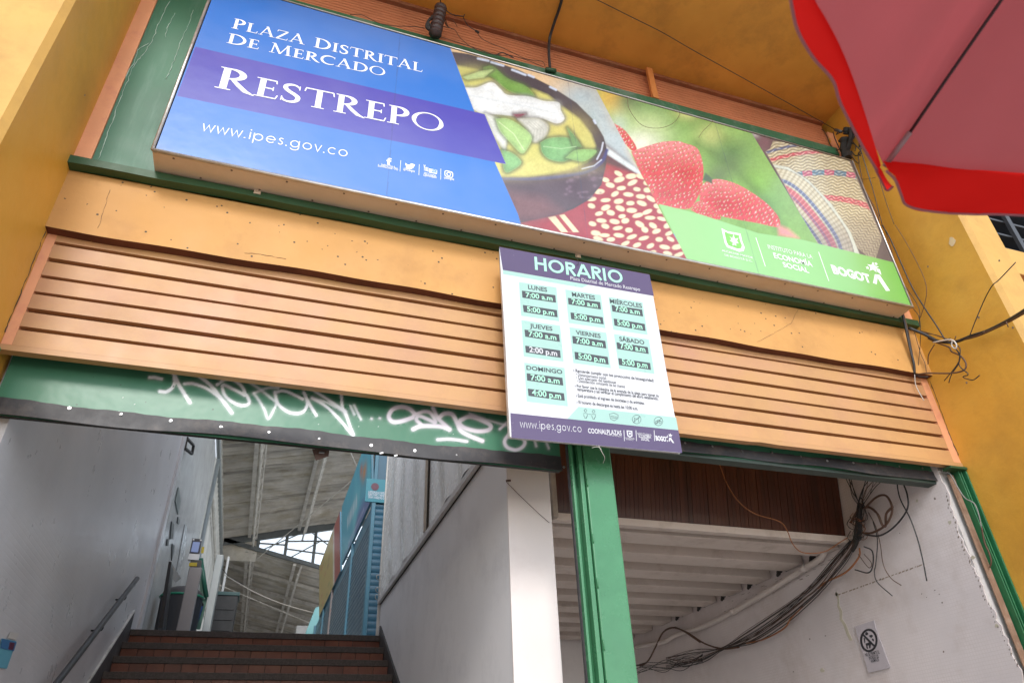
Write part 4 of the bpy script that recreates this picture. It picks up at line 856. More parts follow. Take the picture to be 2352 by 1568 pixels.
f_([(365, 75), (385, 92), (392, 62), (402, 95), (425, 88), (415, 108), (428, 125), (408, 122), (412, 142), (398, 132), (385, 140), (388, 118), (366, 105), (380, 100)], 'eagle', c=cF, lift=.0018)

# ================================================================== TIMETABLE SIGN
TY = 3.0
TT = thing('timetable_sign', 'white and purple opening hours board wired up below the light box', 'sign', (1.53, TY, 2.1))
p00, p10, p01, p11 = aY(1172, 1001, TY), aY(1565, 1037, TY), aY(1150, 569, TY), aY(1490, 632.5, TY)
mb = MB(); n_ = np.array([0, .03, 0]); mb.hexa([p00+(0, .0005, 0), p10+(0, .0005, 0), p10+n_, p00+n_, p01+(0, .0005, 0), p11+(0, .0005, 0), p11+n_, p01+n_]); mb.build('board', plain('board_white', (.82, .82, .84), .4), TT)
for a_, b_ in ((p00, p01), (p00, p10)):
    mb = MB(); mb.tube([a_+(0, .006, 0), b_+(0, .006, 0)], .0045, 4); mb.tube([a_+(0, .024, 0), b_+(0, .024, 0)], .0045, 4); mb.build('edge_profile', ALU, TT)
UT = (p10-p00)/np.linalg.norm(p10-p00)
TP = Plane(lambda x, y: aY(x, y, TY), UT, (0, 0, 1), (0, -1, 0))
PUR = mat('print_purple', (.09, .065, .14), .22, var=.05, bump=0); MINT = plain('print_mint', (.33, .53, .48), .3); MINTL = plain('print_mint_bright', (.36, .72, .54), .3); GREY = plain('print_grey', (.055, .06, .07), .3); WP = plain('print_white', (.60, .61, .64), .25)
tf = lambda P, m, n='printed_panel', l=.0006: flat(TP, [cE(*q) for q in P], m, TT, n, l)
tf([(1003, 147), (2012, 333), (2222, 1530), (1083, 1428)], WP, 'white_ground', .0003)
tf([(1003, 147), (2012, 333), (2042, 477), (1027, 302)], PUR); tf([(1077, 1262), (2207, 1378), (2232, 1530), (1085, 1428)], PUR)
tf([(1027, 303), (1600, 402), (1560, 422), (1030, 330)], MINT); tf([(1460, 1301), (1535, 1220), (2190, 1291), (2206, 1377)], MINT)
days = [('LUNES', (1135, 383), (1387, 420), (1407, 648), (1149, 609), '7:00 a.m', '5:00 p.m', (1197, 430), (1325, 450), [(1155, 441), (1380, 472), (1384, 522), (1158, 488)], [(1161, 537), (1390, 572), (1395, 620), (1167, 584)]),
 ('MARTES', (1446, 433), (1685, 470), (1717, 694), (1470, 659), '7:00 a.m', '5:00 p.m', (1492, 479), (1647, 503), [(1464, 489), (1680, 518), (1686, 567), (1468, 533)], [(1481, 587), (1698, 620), (1704, 667), (1486, 632)]),
 ('MIÉRCOLES', (1737, 483), (1966, 519), (2001, 739), (1768, 703), '7:00 a.m', '5:00 p.m', (1748, 524), (1963, 558), [(1757, 537), (1962, 568), (1969, 614), (1763, 580)], [(1771, 628), (1980, 665), (1986, 712), (1777, 675)]),
 ('JUEVES', (1151, 638), (1412, 676), (1435, 918), (1167, 882), '7:00 a.m', '2:00 p.m', (1208, 689), (1361, 711), [(1172, 702), (1405, 735), (1410, 785), (1177, 750)], [(1177, 810), (1411, 842), (1416, 892), (1181, 856)]),
 ('VIERNES', (1474, 686), (1722, 723), (1753, 961), (1500, 926), '7:00 a.m', '5:00 p.m', (1518, 735), (1685, 760), [(1493, 745), (1715, 779), (1722, 829), (1498, 795)], [(1508, 851), (1731, 886), (1738, 937), (1513, 901)]),
 ('SÁBADO', (1773, 731), (2008, 768), (2046, 1000), (1807, 965), '7:00 a.m', '5:00 p.m', (1811, 778), (1979, 803), [(1790, 787), (2000, 820), (2007, 866), (1796, 832)], [(1802, 894), (2016, 927), (2022, 973), (1808, 940)]),
 ('DOMINGO', (1170, 924), (1441, 960), (1464, 1218), (1187, 1186), '7:00 a.m', '4:00 p.m', (1186, 971), (1427, 1001), [(1187, 995), (1427, 1026), (1433, 1078), (1190, 1044)], [(1194, 1098), (1437, 1130), (1443, 1180), (1199, 1147)])]
for nm, a_, b_, c_, d_, t1, t2, s0_, s1_, r1, r2 in days:
    tf([a_, b_, c_, d_], MINT, 'day_panel')
    font_text(nm, TP, cE(*s0_), cE(*s1_), hz(TP, cE, s0_[0], s0_[1], s0_[1]-29), GREY, TT, bold=.022)
    for rr_, tx in ((r1, t1), (r2, t2)):
        tf(rr_, GREY, 'hour_panel', .0010)
        w_ = lambda fx, fy: (rr_[3][0]+(rr_[2][0]-rr_[3][0])*fx, rr_[3][1]+(rr_[2][1]-rr_[3][1])*fx-8)
        font_text(tx, TP, cE(*w_(.1, 0)), cE(*w_(.9, 0)), hz(TP, cE, rr_[0][0], 0, -29), MINTL if tx[0] != '2' else WP, TT, bold=.02, lift=.0016)
stroke_text('HORARIO', lambda c: sans_glyph(c, .17), TP, cE(1240, 300), cE(1842, 396), hz(TP, cE, 1240, 298, 212), MINTL, TT, gap=.02)
font_text('Plaza Distrital de Mercado Restrepo', TP, cE(1482, 368), cE(1950, 444), .028, WP, TT)
for t_x, a_, b_, bo in (('› Recuerde cumplir con los protocolos de bioseguridad:', (1500, 985), (2043, 1054), .012), ('• Distanciamiento social.', (1518, 1012), (1725, 1038), 0), ('• Uso adecuado del tapabocas', (1521, 1034), (1788, 1066), 0), ('• Desinfección constante de las manos', (1524, 1055), (1848, 1094), 0), ('› Por favor use la máquina de la entrada de la plaza para tomar su', (1510, 1088), (2075, 1156), .01), ('temperatura y así verificar el cumplimiento del aforo establecido.', (1527, 1112), (2073, 1176), .01), ('› Está prohibido el ingreso de bicicletas y de animales.', (1518, 1154), (1980, 1206), .01), ('› El horario de descargue es hasta las 10:00 a.m.', (1522, 1197), (1935, 1243), .01)):
    font_text(t_x, TP, cE(*a_), cE(*b_), .020, GREY, TT, bold=bo+.012)
stroke_text('www.ipes.gov.co', lambda c: sans_glyph(c, .085), TP, cE(1142, 1358), cE(1560, 1392), .042, WP, TT, lift=.0012)
font_text('COONALPLAZAS', TP, cE(1600, 1396), cE(1826, 1412), .028, WP, TT, bold=.02); font_text('Unidos hacia el progreso', TP, cE(1725, 1412), cE(1826, 1424), .008, WP, TT)
for x in (1840, 1921, 2043): tf([(x-2, 1378), (x+2, 1378), (x+6, 1450), (x+2, 1450)], WP, 'divider', .001)
tf([(1858, 1378), (1896, 1382), (1898, 1418), (1880, 1428), (1862, 1414)], WP, 'crest', .001); tf([(1866, 1386), (1889, 1389), (1890, 1412), (1880, 1419), (1869, 1410)], PUR, 'crest_field', .0014); tf([(1872, 1390), (1878, 1396), (1884, 1391), (1886, 1405), (1880, 1412), (1874, 1404)], WP, 'eagle', .0018)
font_text('ALCALDÍA MAYOR', TP, cE(1852, 1434), cE(1912, 1441), .010, WP, TT); font_text('DE BOGOTÁ D.C.', TP, cE(1856, 1442), cE(1908, 1449), .010, WP, TT)
font_text('INSTITUTO PARA LA', TP, cE(1932, 1408), cE(2026, 1418), .014, WP, TT); font_text('ECONOMÍA', TP, cE(1941, 1426), cE(2023, 1434), .020, WP, TT, bold=.02); font_text('SOCIAL', TP, cE(1956, 1445), cE(2012, 1451), .018, WP, TT, bold=.02)
font_text('BOGOT', TP, cE(2056, 1445), cE(2140, 1454), .028, WP, TT, bold=.05)
tf([(2140, 1452), (2144, 1428), (2156, 1428), (2178, 1464), (2168, 1464), (2150, 1440), (2148, 1454)], WP, 'emblem', .0014); star(2152, 1412, 16, cE, TP, TT, WP); star(2134, 1416, 6, cE, TP, TT, WP)
# pictograms
def pict(P, wpx=.9, closed=False): return ring_px(P, wpx, cE, TP, TT, GREY, 'pictogram', closed, .0012)
for cx_ in (1582, 1636):
    yo = (cx_-1582)*.11
    pict([(cx_+9*math.cos(k*.628), 1246+yo+9*math.sin(k*.628)) for k in range(10)], closed=True)
    pict([(cx_-12, 1264+yo), (cx_+12, 1266+yo), (cx_+13, 1286+yo), (cx_+7, 1286+yo), (cx_+6, 1298+yo), (cx_-4, 1297+yo), (cx_-6, 1284+yo), (cx_-11, 1283+yo)], closed=True)
pict([(1600, 1270), (1619, 1272)])
pict([(1742, 1270), (1772, 1262), (1802, 1276), (1800, 1298), (1775, 1314), (1750, 1302)], closed=True); pict([(1750, 1282), (1775, 1286), (1798, 1288)]); pict([(1752, 1292), (1775, 1296), (1796, 1298)])
for cx_, cy_ in ((1926, 1305), (2072, 1318)):
    pict([(cx_+29*math.cos(k*.314), cy_+29*math.sin(k*.314)) for k in range(20)], closed=True); pict([(cx_-20, cy_+20), (cx_+20, cy_-20)])
pict([(1912, 1292), (1912, 1322)]); pict([(1912, 1300), (1936, 1302), (1944, 1290)]); pict([(1937, 1302), (1938, 1324)])
for cx_ in (2060, 2084): pict([(cx_+9*math.cos(k*.628), 1324+9*math.sin(k*.628)) for k in range(10)], closed=True)
pict([(2060, 1324), (2068, 1308), (2080, 1310), (2084, 1324)])
mb = MB(); mb.tube(spline([aY(*cH(1670, -30), 2.99), aY(*cH(1690, 10), 2.98), aY(*cH(1712, 55), 3.0), aY(*cH(1700, 90), 3.05)], 5), .0014, 5); mb.tube(spline([aY(*cE(1625, 1495), 2.985), aY(*cE(1665, 1490), 2.98), aY(*cE(1690, 1505), 2.985)], 4), .0014, 4); mb.build('tie_wire', CABW, TT, smooth=True)
mb = MB(); mb.tube(spline([aY(*cE(1522, 205), 3.08), aY(*cE(1530, 235), 2.99), aY(*cE(1538, 262), 2.985), aY(*cE(1522, 270), 2.985)], 4), .0018, 5); mb.build('tie_wire', CAB, TT, smooth=True)

# ================================================================== INSIDE: RIGHT PASSAGE
WPn = thing('timber_panel', 'dark varnished timber board panel hanging above the right passage', 'panel', (3, 4.2, 1.6))
NP = 72; px0, px1 = 1.785, 4.19; w_ = (px1-px0)/NP
zb, zt = 1.605, 2.6
def yz(z): return 4.245-.215*(z-1.6)
mb = MB(); mb.slab([(px0, yz(zb)+.03, zb), (px0, yz(zt)+.03, zt), (px0, yz(zt)+.05, zt), (px0, yz(zb)+.05, zb)], (px1-px0, 0, 0)); mb.build('backing', plain('brown_backing', (.05, .02, .011), .6), WPn)
pk = None
for k in range(NP):
    x = px0+w_*(k+.5)
    if pk is None:
        hw = w_/2-.0003; q = MB(); q.hexa([(x-hw, yz(zb)+.006, zb), (x+hw, yz(zb)+.006, zb), (x+hw, yz(zb)+.028, zb), (x-hw, yz(zb)+.028, zb), (x-hw, yz(zt)+.006, zt), (x+hw, yz(zt)+.006, zt), (x+hw, yz(zt)+.028, zt), (x-hw, yz(zt)+.028, zt)])
        hw2 = hw-.0012; q.hexa([(x-hw2, yz(zb)+.0045, zb), (x+hw2, yz(zb)+.0045, zb), (x+hw2, yz(zb)+.006, zb), (x-hw2, yz(zb)+.006, zb), (x-hw2, yz(zt)+.0045, zt), (x+hw2, yz(zt)+.0045, zt), (x+hw2, yz(zt)+.006, zt), (x-hw2, yz(zt)+.006, zt)])
        pk = q.build('plank', WOOD, WPn); px_ = x
    else: o = dup(pk, (x-px_, random.uniform(-.002, .002), random.uniform(-.003, .003)))
mb = MB(); mb.box(1.745, 1.783, 4.17, 4.27, 1.56, 2.6, bev=.004); mb.build('side_frame', mat('grey_aged_frame', (.35, .31, .27), .7, var=.3, scale=9, dirt=(.08, .06, .05), dirt_amt=.8, bump=.4), WPn)
mb = MB(); mb.box(1.76, 4.195, 4.20, 4.262, 1.552, 1.603, bev=.003); mb.build('bottom_rail', JOI, WPn)
# joists
jo = None; GRJ = 'white painted joists across the passage ceiling'
for k in range(9):
    y = 4.34+k*.435
    if jo is None:
        q = MB(); q.box(1.572, 4.19, y, y+.22, 1.552, 1.698, bev=.006); jo = q.build('ceiling_joist', JOI, label='', cat='joist', group=None); jy = y; o = jo

    else:
        o = dup(jo, (0, y-jy, 0)); o['category'] = 'joist'
    o['group'] = GRJ
    ords = ['first', 'second', 'third', 'fourth', 'fifth', 'sixth', 'seventh', 'eighth', 'ninth']
    o['label'] = f'white painted ceiling joist, {ords[k]} one back from the dark timber panel'
# boards between joists
for k in range(8):
    y = 4.34+k*.435+.22
    bd = thing('ceiling_boarding', f'narrow white boards in the {ords[k]} gap between the ceiling joists', 'boarding', (2.9, y+.1, 1.68), group='boarded strips between the joists'); b0 = None
    for i in range(30):
        x = 1.60+i*.087
        if b0 is None: q = MB(); q.box(x, x+.083, y+.002, y+.213, 1.668, 1.682); b0 = q.build('board', JOI, bd); bx = x
        else:
            if random.random() < .04: continue
            dup(b0, (x-bx, 0, random.uniform(-.003, .003)))
# dark chips at the joist ends
for k in range(6):
    y = 4.34+k*.435
    q = MB(); q.tube(spline([(4.196, y+.22, 1.56), (4.196, y+.25, 1.60), (4.195, y+.3, 1.585), (4.196, y+.36, 1.55)], 4), [.014, .02, .03, .024, .03, .022, .03, .02, .026, .018, .024, .016, .012], 5)
    q.build('broken_plaster', DARK, label=f'dark broken plaster where the {ords[k]} joist meets the mosaic wall', cat='plaster damage', group='broken plaster at the joist ends')
# pipe
pp = [aX(*p, 4.15) for p in (cI(990, 655), cI(1000, 690), cI(970, 735), cI(880, 790), cI(640, 940), cI(400, 1080), cI(180, 1190), cI(0, 1245), cH(2100, 1290), cH(1900, 1325))]
mb = MB(); mb.tube(spline(pp, 6), .024, 12); mb.smooth = True
PIPE = thing('drain_pipe', 'white plastic pipe running along the mosaic wall under the joists', 'pipe', tuple(pp[4])); mb.build('pipe', PVC, PIPE)
for k in (3, 5):
    q = MB(); d = (pp[k+1]-pp[k]); d /= np.linalg.norm(d); q.tube([pp[k], pp[k]+d*.06], .028, 12); q.build('coupling', PVC, PIPE, smooth=True)
q = MB(); q.tube([aX(*cI(860, 745), 4.19), aX(*cI(865, 775), 4.13)], .006, 6); q.build('clip', STEEL, PIPE)
# ------------------------------------------------------------------ cables
def cable(P, r, m, parent=None, name='cable', **kw):
    q = MB(); q.tube(spline(P, 6), r, 6); return q.build(name, m, parent, smooth=True, **kw)
CT = thing('cable_tangle', 'tangled bundle of black and brown cables sagging along the mosaic wall of the passage', 'cables', tuple(aX(*cI(1240, 560), 4.12)))
XW = 4.13
def W4(P, x=XW, j=.02): return [aX(*cI(*p), x+random.uniform(-j, j)) for p in P]
knot = (1240, 520); knot2 = (1235, 600)
for k, (tx, ty) in enumerate([(1165, 150), (1175, 150), (1135, 150), (1150, 150), (1285, 165), (1300, 170), (1318, 170), (1340, 172), (1355, 172), (1378, 175), (1410, 180), (1290, 168), (1170, 150)]):
    mx = (tx+knot[0])/2+random.uniform(-22, 22)
    cable(W4([(tx, ty-120), (tx, ty), (mx, 290+random.uniform(-30, 30)), (1240+random.uniform(-30, 30), 400), (knot[0]+random.uniform(-18, 18), knot[1]), (knot2[0]+random.uniform(-15, 15), knot2[1])]), random.choice([.002, .003, .0035]), random.choice([CAB, CAB, CAB, CABB]), CT)
for k in range(16):
    o1 = random.uniform(-1, 1); o2 = random.uniform(-1, 1)
    cable(W4([(1240+20*o1, 540), (1195+30*o1, 640+10*o2), (1120+50*o1, 740+50*o2*.6), (985+35*o1, 900+36*o2), (840+45*o2, 1030+48*o1), (680+60*o2, 1150+52*o1), (510+60*o1, 1255+42*o2), (320+20*o1, 1335+6*o2), (150+70*o1, 1385+46*o2), (-60, 1440+60*o1)], j=.03), random.choice([.0016, .002, .0026, .0034]), random.choice([CAB, CAB, CAB, CABB, CABB, CABW if k == 3 else CAB]), CT)
for k in range(4): cable(W4([(1175+6*k, 610), (1050, 745+16*k), (880, 940+10*k), (600, 1180+12*k), (330, 1335)], j=.01), .0028, CAB, CT)
cable(W4([(1240, 660), (1235, 720), (1150, 820), (1010, 890), (960, 930)]), .007, CABC, CT); cable(W4([(860, 1050), (780, 1130), (730, 1200), (600, 1270), (480, 1300)]), .006, CABC, CT)
cable(W4([(1260, 560), (1330, 555), (1420, 500), (1460, 400), (1420, 310), (1350, 320), (1270, 400)]), .008, CABB, CT)
cable(W4([(1180, 490), (1230, 410), (1300, 385), (1360, 430), (1390, 500), (1415, 510), (1420, 430), (1465, 380)]), .009, CABB, CT)
cable(W4([(1280, 570), (1380, 575), (1480, 510), (1560, 400), (1560, 300), (1520, 190), (1500, 100)]), .006, CAB, CT)
cable(W4([(1490, 100), (1490, 190), (1510, 320), (1580, 460), (1630, 600), (1665, 740), (1692, 880)]), .0045, CAB, CT)
cable(W4([(1330, 480), (1360, 600), (1350, 760), (1340, 820), (1360, 890), (1460, 980)]), .0035, CAB, CT)
cable(W4([(1300, 420), (1350, 520), (1380, 640), (1400, 770), (1450, 860), (1520, 910)]), .003, CABB, CT)
cable(W4([(1270, 650), (1325, 680), (1330, 770), (1300, 825), (1210, 805)]), .005, CAB, CT)
cable(W4([(1230, 700), (1300, 790), (1320, 760), (1270, 700)]), .0028, CABB, CT)
cable(W4([(1285, 430), (1255, 330), (1235, 340), (1230, 430)]), .004, CAB, CT)
for k in range(26):
    a_ = random.uniform(0, 6.28); r_ = random.uniform(20, 60); c0 = (1230+random.uniform(-25, 25), 500+random.uniform(-60, 110))
    cable(W4([(c0[0]+r_*math.cos(a_+t), c0[1]+r_*.8*math.sin(a_+t)) for t in (0, 1, 2, 3.2)], j=.035), random.choice([.002, .003]), random.choice([CAB, CABC, CABB]), CT)
q = MB(); q.tube(spline(W4([(1250, 360), (1240, 450), (1225, 540), (1215, 620), (1190, 680)], j=.004), 5), [.012+.012*math.sin(i*.15) for i in range(21)], 8); q.build('taped_core', DARK, CT, smooth=True)
q = MB(); q.tube(spline(W4([(0, 1190), (90, 1230), (200, 1300), (320, 1335), (430, 1325)], j=.004), 5), .008, 7); q.build('taped_core', CABB, CT, smooth=True)
def passage(P, m, r, y0, y1):  # strand hanging between lintel and wall
    n = len(P); return cable([aY(*cI(*p), y0+(y1-y0)*i/(n-1)) for i, p in enumerate(P)], r, m)
tag(passage([(270, 20), (300, 100), (350, 230), (430, 350), (540, 430), (700, 480), (755, 545), (790, 630), (860, 690), (1000, 685), (1110, 620), (1160, 590)], CABC, .0035, 4.0, 4.12), 'thin copper coloured wire drooping across the dark timber panel', 'wire'); bpy.context.view_layer.update()
# lower left continuation beside the post
cable([aX(*cH(*p), 4.13) for p in [(1905, 1450), (1990, 1430), (2050, 1330), (2100, 1230), (2160, 1195), (2230, 1210), (2352, 1290)]], .009, CABB, CT)
for k in range(7): cable([aX(*cH(*p), 4.12) for p in [(1905, 1440+14*k), (1990, 1430+random.uniform(-20, 30)+6*k), (2120, 1440+random.uniform(-30, 60)), (2240, 1420+random.uniform(-30, 60)), (2370, 1370+random.uniform(-20, 60))]], .003, CAB, CT)
# notice on the mosaic wall
NT = thing('animal_notice', 'grey laminated no animals notice taped to the mosaic wall', 'notice', tuple(aX(*cI(1325, 1320), 4.19)))
PX = Plane(lambda x, y: aX(x, y, 4.19), (0, -1, 0), (0, 0, 1), (-1, 0, 0))
fl_n = lambda P, m, n, l=.0006: flat(PX, [cI(*q) for q in P], m, NT, n, l)
q = MB(); q.slab([aX(*cI(*p), 4.19) for p in ((1207, 1187), (1337, 1145), (1347, 1190), (1445, 1455), (1440, 1465), (1300, 1497))], (.004, 0, 0)); q.build('laminated_sheet', mat('laminate', (.50, .46, .49), .3, var=.08, scale=6, bump=.3), NT)
INK = plain('black_ink', (.03, .03, .035), .5)
def nring(P, wpx, closed=True, l=.0009): return ring_px(P, wpx, cI, PX, NT, INK, 'pictogram', closed, l)
nring([(1303+52*math.cos(k*.2618), 1279+72*math.sin(k*.2618)) for k in range(24)], 5.0)
nring([(1262, 1238), (1345, 1322)], 4.6, False, .0012)
fl_n([(1278, 1232), (1284, 1222), (1296, 1226), (1300, 1236), (1290, 1246), (1280, 1242)], INK, 'pictogram'); fl_n([(1305, 1246), (1322, 1240), (1332, 1248), (1322, 1262), (1310, 1258)], INK, 'pictogram'); fl_n([(1322, 1266), (1336, 1268), (1338, 1286), (1326, 1280)], INK, 'pictogram')
fl_n([(1280, 1300), (1306, 1292), (1318, 1302), (1314, 1332), (1306, 1332), (1302, 1312), (1294, 1314), (1298, 1336), (1288, 1334), (1284, 1312)], INK, 'pictogram'); fl_n([(1268, 1264), (1276, 1262), (1280, 1290), (1274, 1300)], INK, 'pictogram')
for tx, a_, b_, cp_ in (('NO SE PERMITE EL', (1282, 1388), (1378, 1366), .022), ('INGRESO DE', (1308, 1408), (1372, 1394), .022), ('ANIMALES', (1320, 1430), (1374, 1416), .022)):
    font_text(tx, PX, cI(*a_), cI(*b_), cp_, INK, NT, bold=.01)

# ================================================================== INSIDE: STAIR SIDE
# galvanised panels above the trim on the right hand wall
MP = thing('metal_partition', 'galvanised sheet panels fixed over a white trim on the right stair wall', 'partition', (1.28, 6, 1.95))
for y0, y1 in ((8.34, 5.86), (5.84, 3.86)):
    q = MB(); q.grid(lambda u, v: (1.278-.018*math.sin(u*23+v*2+1.2*math.sin(v*4))*math.sin(u*3.1), y0+(y1-y0)*u, 2.0+1.9*v), 40, 14); q.build('sheet', GAL, MP, smooth=True)
q = MB(); q.box(1.262, 1.299, 3.84, 8.34, 1.935, 1.985, bev=.003); q.build('trim', mat('trim_white', (.66, .64, .63), .4, var=.1, dirt_amt=.4), MP)
q = MB(); q.box(1.250, 1.284, 5.90, 5.94, 1.985, 3.9); q.build('seam_strip', TRU, MP)
q = MB(); q.box(1.262, 1.30, 5.842, 5.862, 1.985, 3.9); q.build('dark_joint', DARK, MP)
q = MB(); q.box(1.290, 1.2985, 3.84, 8.34, 1.927, 1.934); q.build('dark_joint', DARK, MP)
q = MB(); q.box(1.27, 1.298, 8.34, 8.38, 1.6, 3.9, bev=.004); q.build('end_profile', TRU, MP)
for zz in (1.98, 2.06, 2.20):
    q = MB(); q.tube(spline([(1.29, 8.34, zz), (1.24, 8.33, zz+.005), (1.235, 8.33, zz+.05), (1.29, 8.33, zz+.055)], 4), .005, 5); q.build('hook', STEEL, MP, smooth=True)
# hairline wire on the pier
cable([aY(*cH(*p), 3.77) for p in [(1050, 215), (1150, 315), (1250, 410), (1340, 490)]], .0016, CABB, label='thin wire strung down the front of the white pier', cat='wire')
q = MB(); q.tube([aY(*cH(1048, 208), 3.77), aY(*cH(1080, 205), 3.765)], .006, 5); q.build('wire_knot', CABB, label='small frayed knot of wire on the edge of the white pier', cat='wire knot')
# handrail
HR = thing('handrail', 'round dark metal handrail on the left stair wall', 'handrail', (-1.1, 6.2, 1.1))
a_, b_ = aX(315, 1328, -1.10), aX(130, 1568, -1.10); d_ = (b_-a_)
q = MB(); q.tube([a_, a_+d_*2.6], .021, 12); q.build('rail', mat('dark_rail_paint', (.03, .03, .033), .35, var=.2, metal=.2), HR, smooth=True)
for t in (.19, .52, 1.2):
    c_ = a_+d_*t; q = MB(); q.tube(spline([c_, c_+(0, 0, -.055), c_+(-.07, 0, -.06)], 4), .007, 6); q.build('rail_bracket', CAB, HR, smooth=True)
# leaflet on the left wall
LF = thing('leaflet', 'small blue leaflet stuck low on the left stair wall', 'leaflet', (-1.17, 4.45, .74))
PL = Plane(lambda x, y: aX(x, y, -1.172), (0, 1, 0), (0, 0, 1), (1, 0, 0))
for P, m_, nn in (([(10, 1265), (110, 1285), (45, 1470), (-20, 1460)], plain('print_sky', (.12, .38, .50), .4), 'leaflet_paper'), ([(10, 1268), (108, 1290), (88, 1352), (0, 1330)], plain('print_deepblue', (.04, .16, .35), .4), 'printed_panel'), ([(60, 1290), (95, 1297), (82, 1345), (50, 1338)], plain('print_maroon', (.10, .02, .05), .4), 'printed_panel')):
    mb = MB(); off = .002*(0 if nn == 'leaflet_paper' else 1+random.random()); mb.slab([aX(*cG(*q_), -1.175)+(off, 0, 0) for q_ in P], (.0008, 0, 0)); mb.build(nn, m_, LF)
q = MB(); q.slab([aX(*cG(*q_), -1.174) for q_ in ((70, 1222), (128, 1232), (105, 1275), (50, 1262))], (.001, 0, 0)); q.build('tape', plain('old_tape', (.6, .58, .55), .3), LF)
# glossy wall beyond the top of the stairs
gw = MB(); gw.box(-1.55, -1.30, 8.81, 14.8, TF, 6.2); struct(gw, 'hall_wall_left', TSIL)
def wallnote(name, label, cat, P, m_, X=-1.295, th=.01, crp=cG):
    q = MB(); q.slab([aX(*crp(*p), X) for p in P], (th, 0, 0)); return q.build(name, m_, label=label, cat=cat)
GRN = plain('notice_grey', (.16, .19, .18), .5)
wallnote('diamond_sign', 'grey green diamond shaped notice high on the glossy wall', 'notice', [(1195, 250), (1213, 345), (1193, 435), (1175, 345)], GRN)
for k, (P, lb) in enumerate([([(1150, 480), (1166, 500), (1160, 600), (1140, 600)], 'tall dark notice below the diamond on the glossy wall'), ([(1193, 450), (1205, 475), (1198, 500), (1188, 490)], 'small dark diamond directly under the larger diamond notice'), ([(1120, 600), (1133, 598), (1128, 645), (1116, 645)], 'small black box lowest on the glossy wall'), ([(1155, 630), (1170, 640), (1165, 690), (1150, 745)], 'narrow grey notice above the dark panel')]): wallnote('wall_notice', lb, 'notice', P, plain('notice_dark', (.07, .08, .08), .5))
wallnote('framed_poster', 'tall pale framed poster on the glossy wall behind the kiosk', 'poster', [(1240, 500), (1254, 520), (1240, 690), (1200, 860), (1183, 820)], plain('poster_pale', (.45, .47, .48), .25))
BF = thing('bracket_frame', 'black metal bracket frame high on the wall under the shutter', 'bracket', tuple(aX(*cK(365, 190), -1.22)))
fr = [(345, 120), (410, 190), (395, 270), (325, 215)]
q = MB()
for i in range(4): q.tube([aX(*cK(*fr[i]), -1.22), aX(*cK(*fr[(i+1) % 4]), -1.22)], .022, 4)
q.build('frame', DARK, BF)
# temperature kiosk at the top of the stairs
KY = 9.6
KI = thing('temperature_kiosk', 'slim grey temperature checking kiosk with a small screen at the top of the stairs', 'kiosk', tuple(aY(420, 1442, KY)))
AK = lambda x, y, Y=KY: aY(*cG(x, y), Y)
kx0, kx1 = AK(1185, 1200)[0], AK(1275, 1200)[0]
q = MB(); q.box(kx0, kx1, KY, KY+.13, TF, AK(1285, 785)[2], bev=.01); q.build('column', mat('kiosk_grey', (.30, .28, .28), .45, var=.05, bump=0), KI)
q = MB(); q.box(kx0+.0, kx1-.02, KY+.01, KY+.11, AK(1285, 785)[2]+.002, AK(1290, 735)[2], bev=.006); q.build('neck', plain('kiosk_dark', (.08, .08, .08), .4), KI)
q = MB(); q.slab([AK(1268, 780, KY-.003), AK(1322, 780, KY-.003), AK(1325, 757, KY-.003), AK(1272, 757, KY-.003)], (0, .012, 0)); q.build('yellow_tag', plain('tag_yellow', (.55, .42, .03), .4), KI)
q = MB(); q.slab([AK(1262, 735), AK(1332, 740), AK(1340, 700), AK(1272, 696)], (0, .08, 0)); q.build('head_base', WHITE, KI)
q = MB(); q.slab([AK(1272, 695), AK(1340, 699), AK(1358, 600), AK(1293, 594)], (0, .03, 0)); q.build('head', plain('kiosk_black', (.03, .035, .05), .3), KI)
SCR = bpy.data.materials.new('lit_screen'); SCR.use_nodes = True; bb = SCR.node_tree.nodes['Principled BSDF']; bb.inputs['Base Color'].default_value = (.08, .11, .2, 1); bb.inputs['Emission Color'].default_value = (.22, .28, .5, 1); bb.inputs['Emission Strength'].default_value = .25
q = MB(); q.slab([AK(1282, 684, KY-.006), AK(1330, 688, KY-.006), AK(1345, 620, KY-.006), AK(1298, 616, KY-.006)], (0, .004, 0)); q.build('screen', SCR, KI)
for P in ([(1294, 606), (1305, 607), (1307, 598), (1296, 597)], [(1343, 610), (1354, 611), (1356, 602), (1345, 601)]):
    q = MB(); q.slab([AK(*p, KY-.006) for p in P], (0, .004, 0)); q.build('corner_mark', WHITE, KI)
q = MB(); q.slab([AK(1350, 692, KY+.04), AK(1368, 694, KY+.04), AK(1374, 652, KY+.04), AK(1356, 650, KY+.04)], (0, .01, 0)); q.build('side_tag', MATS['tag_yellow'], KI)
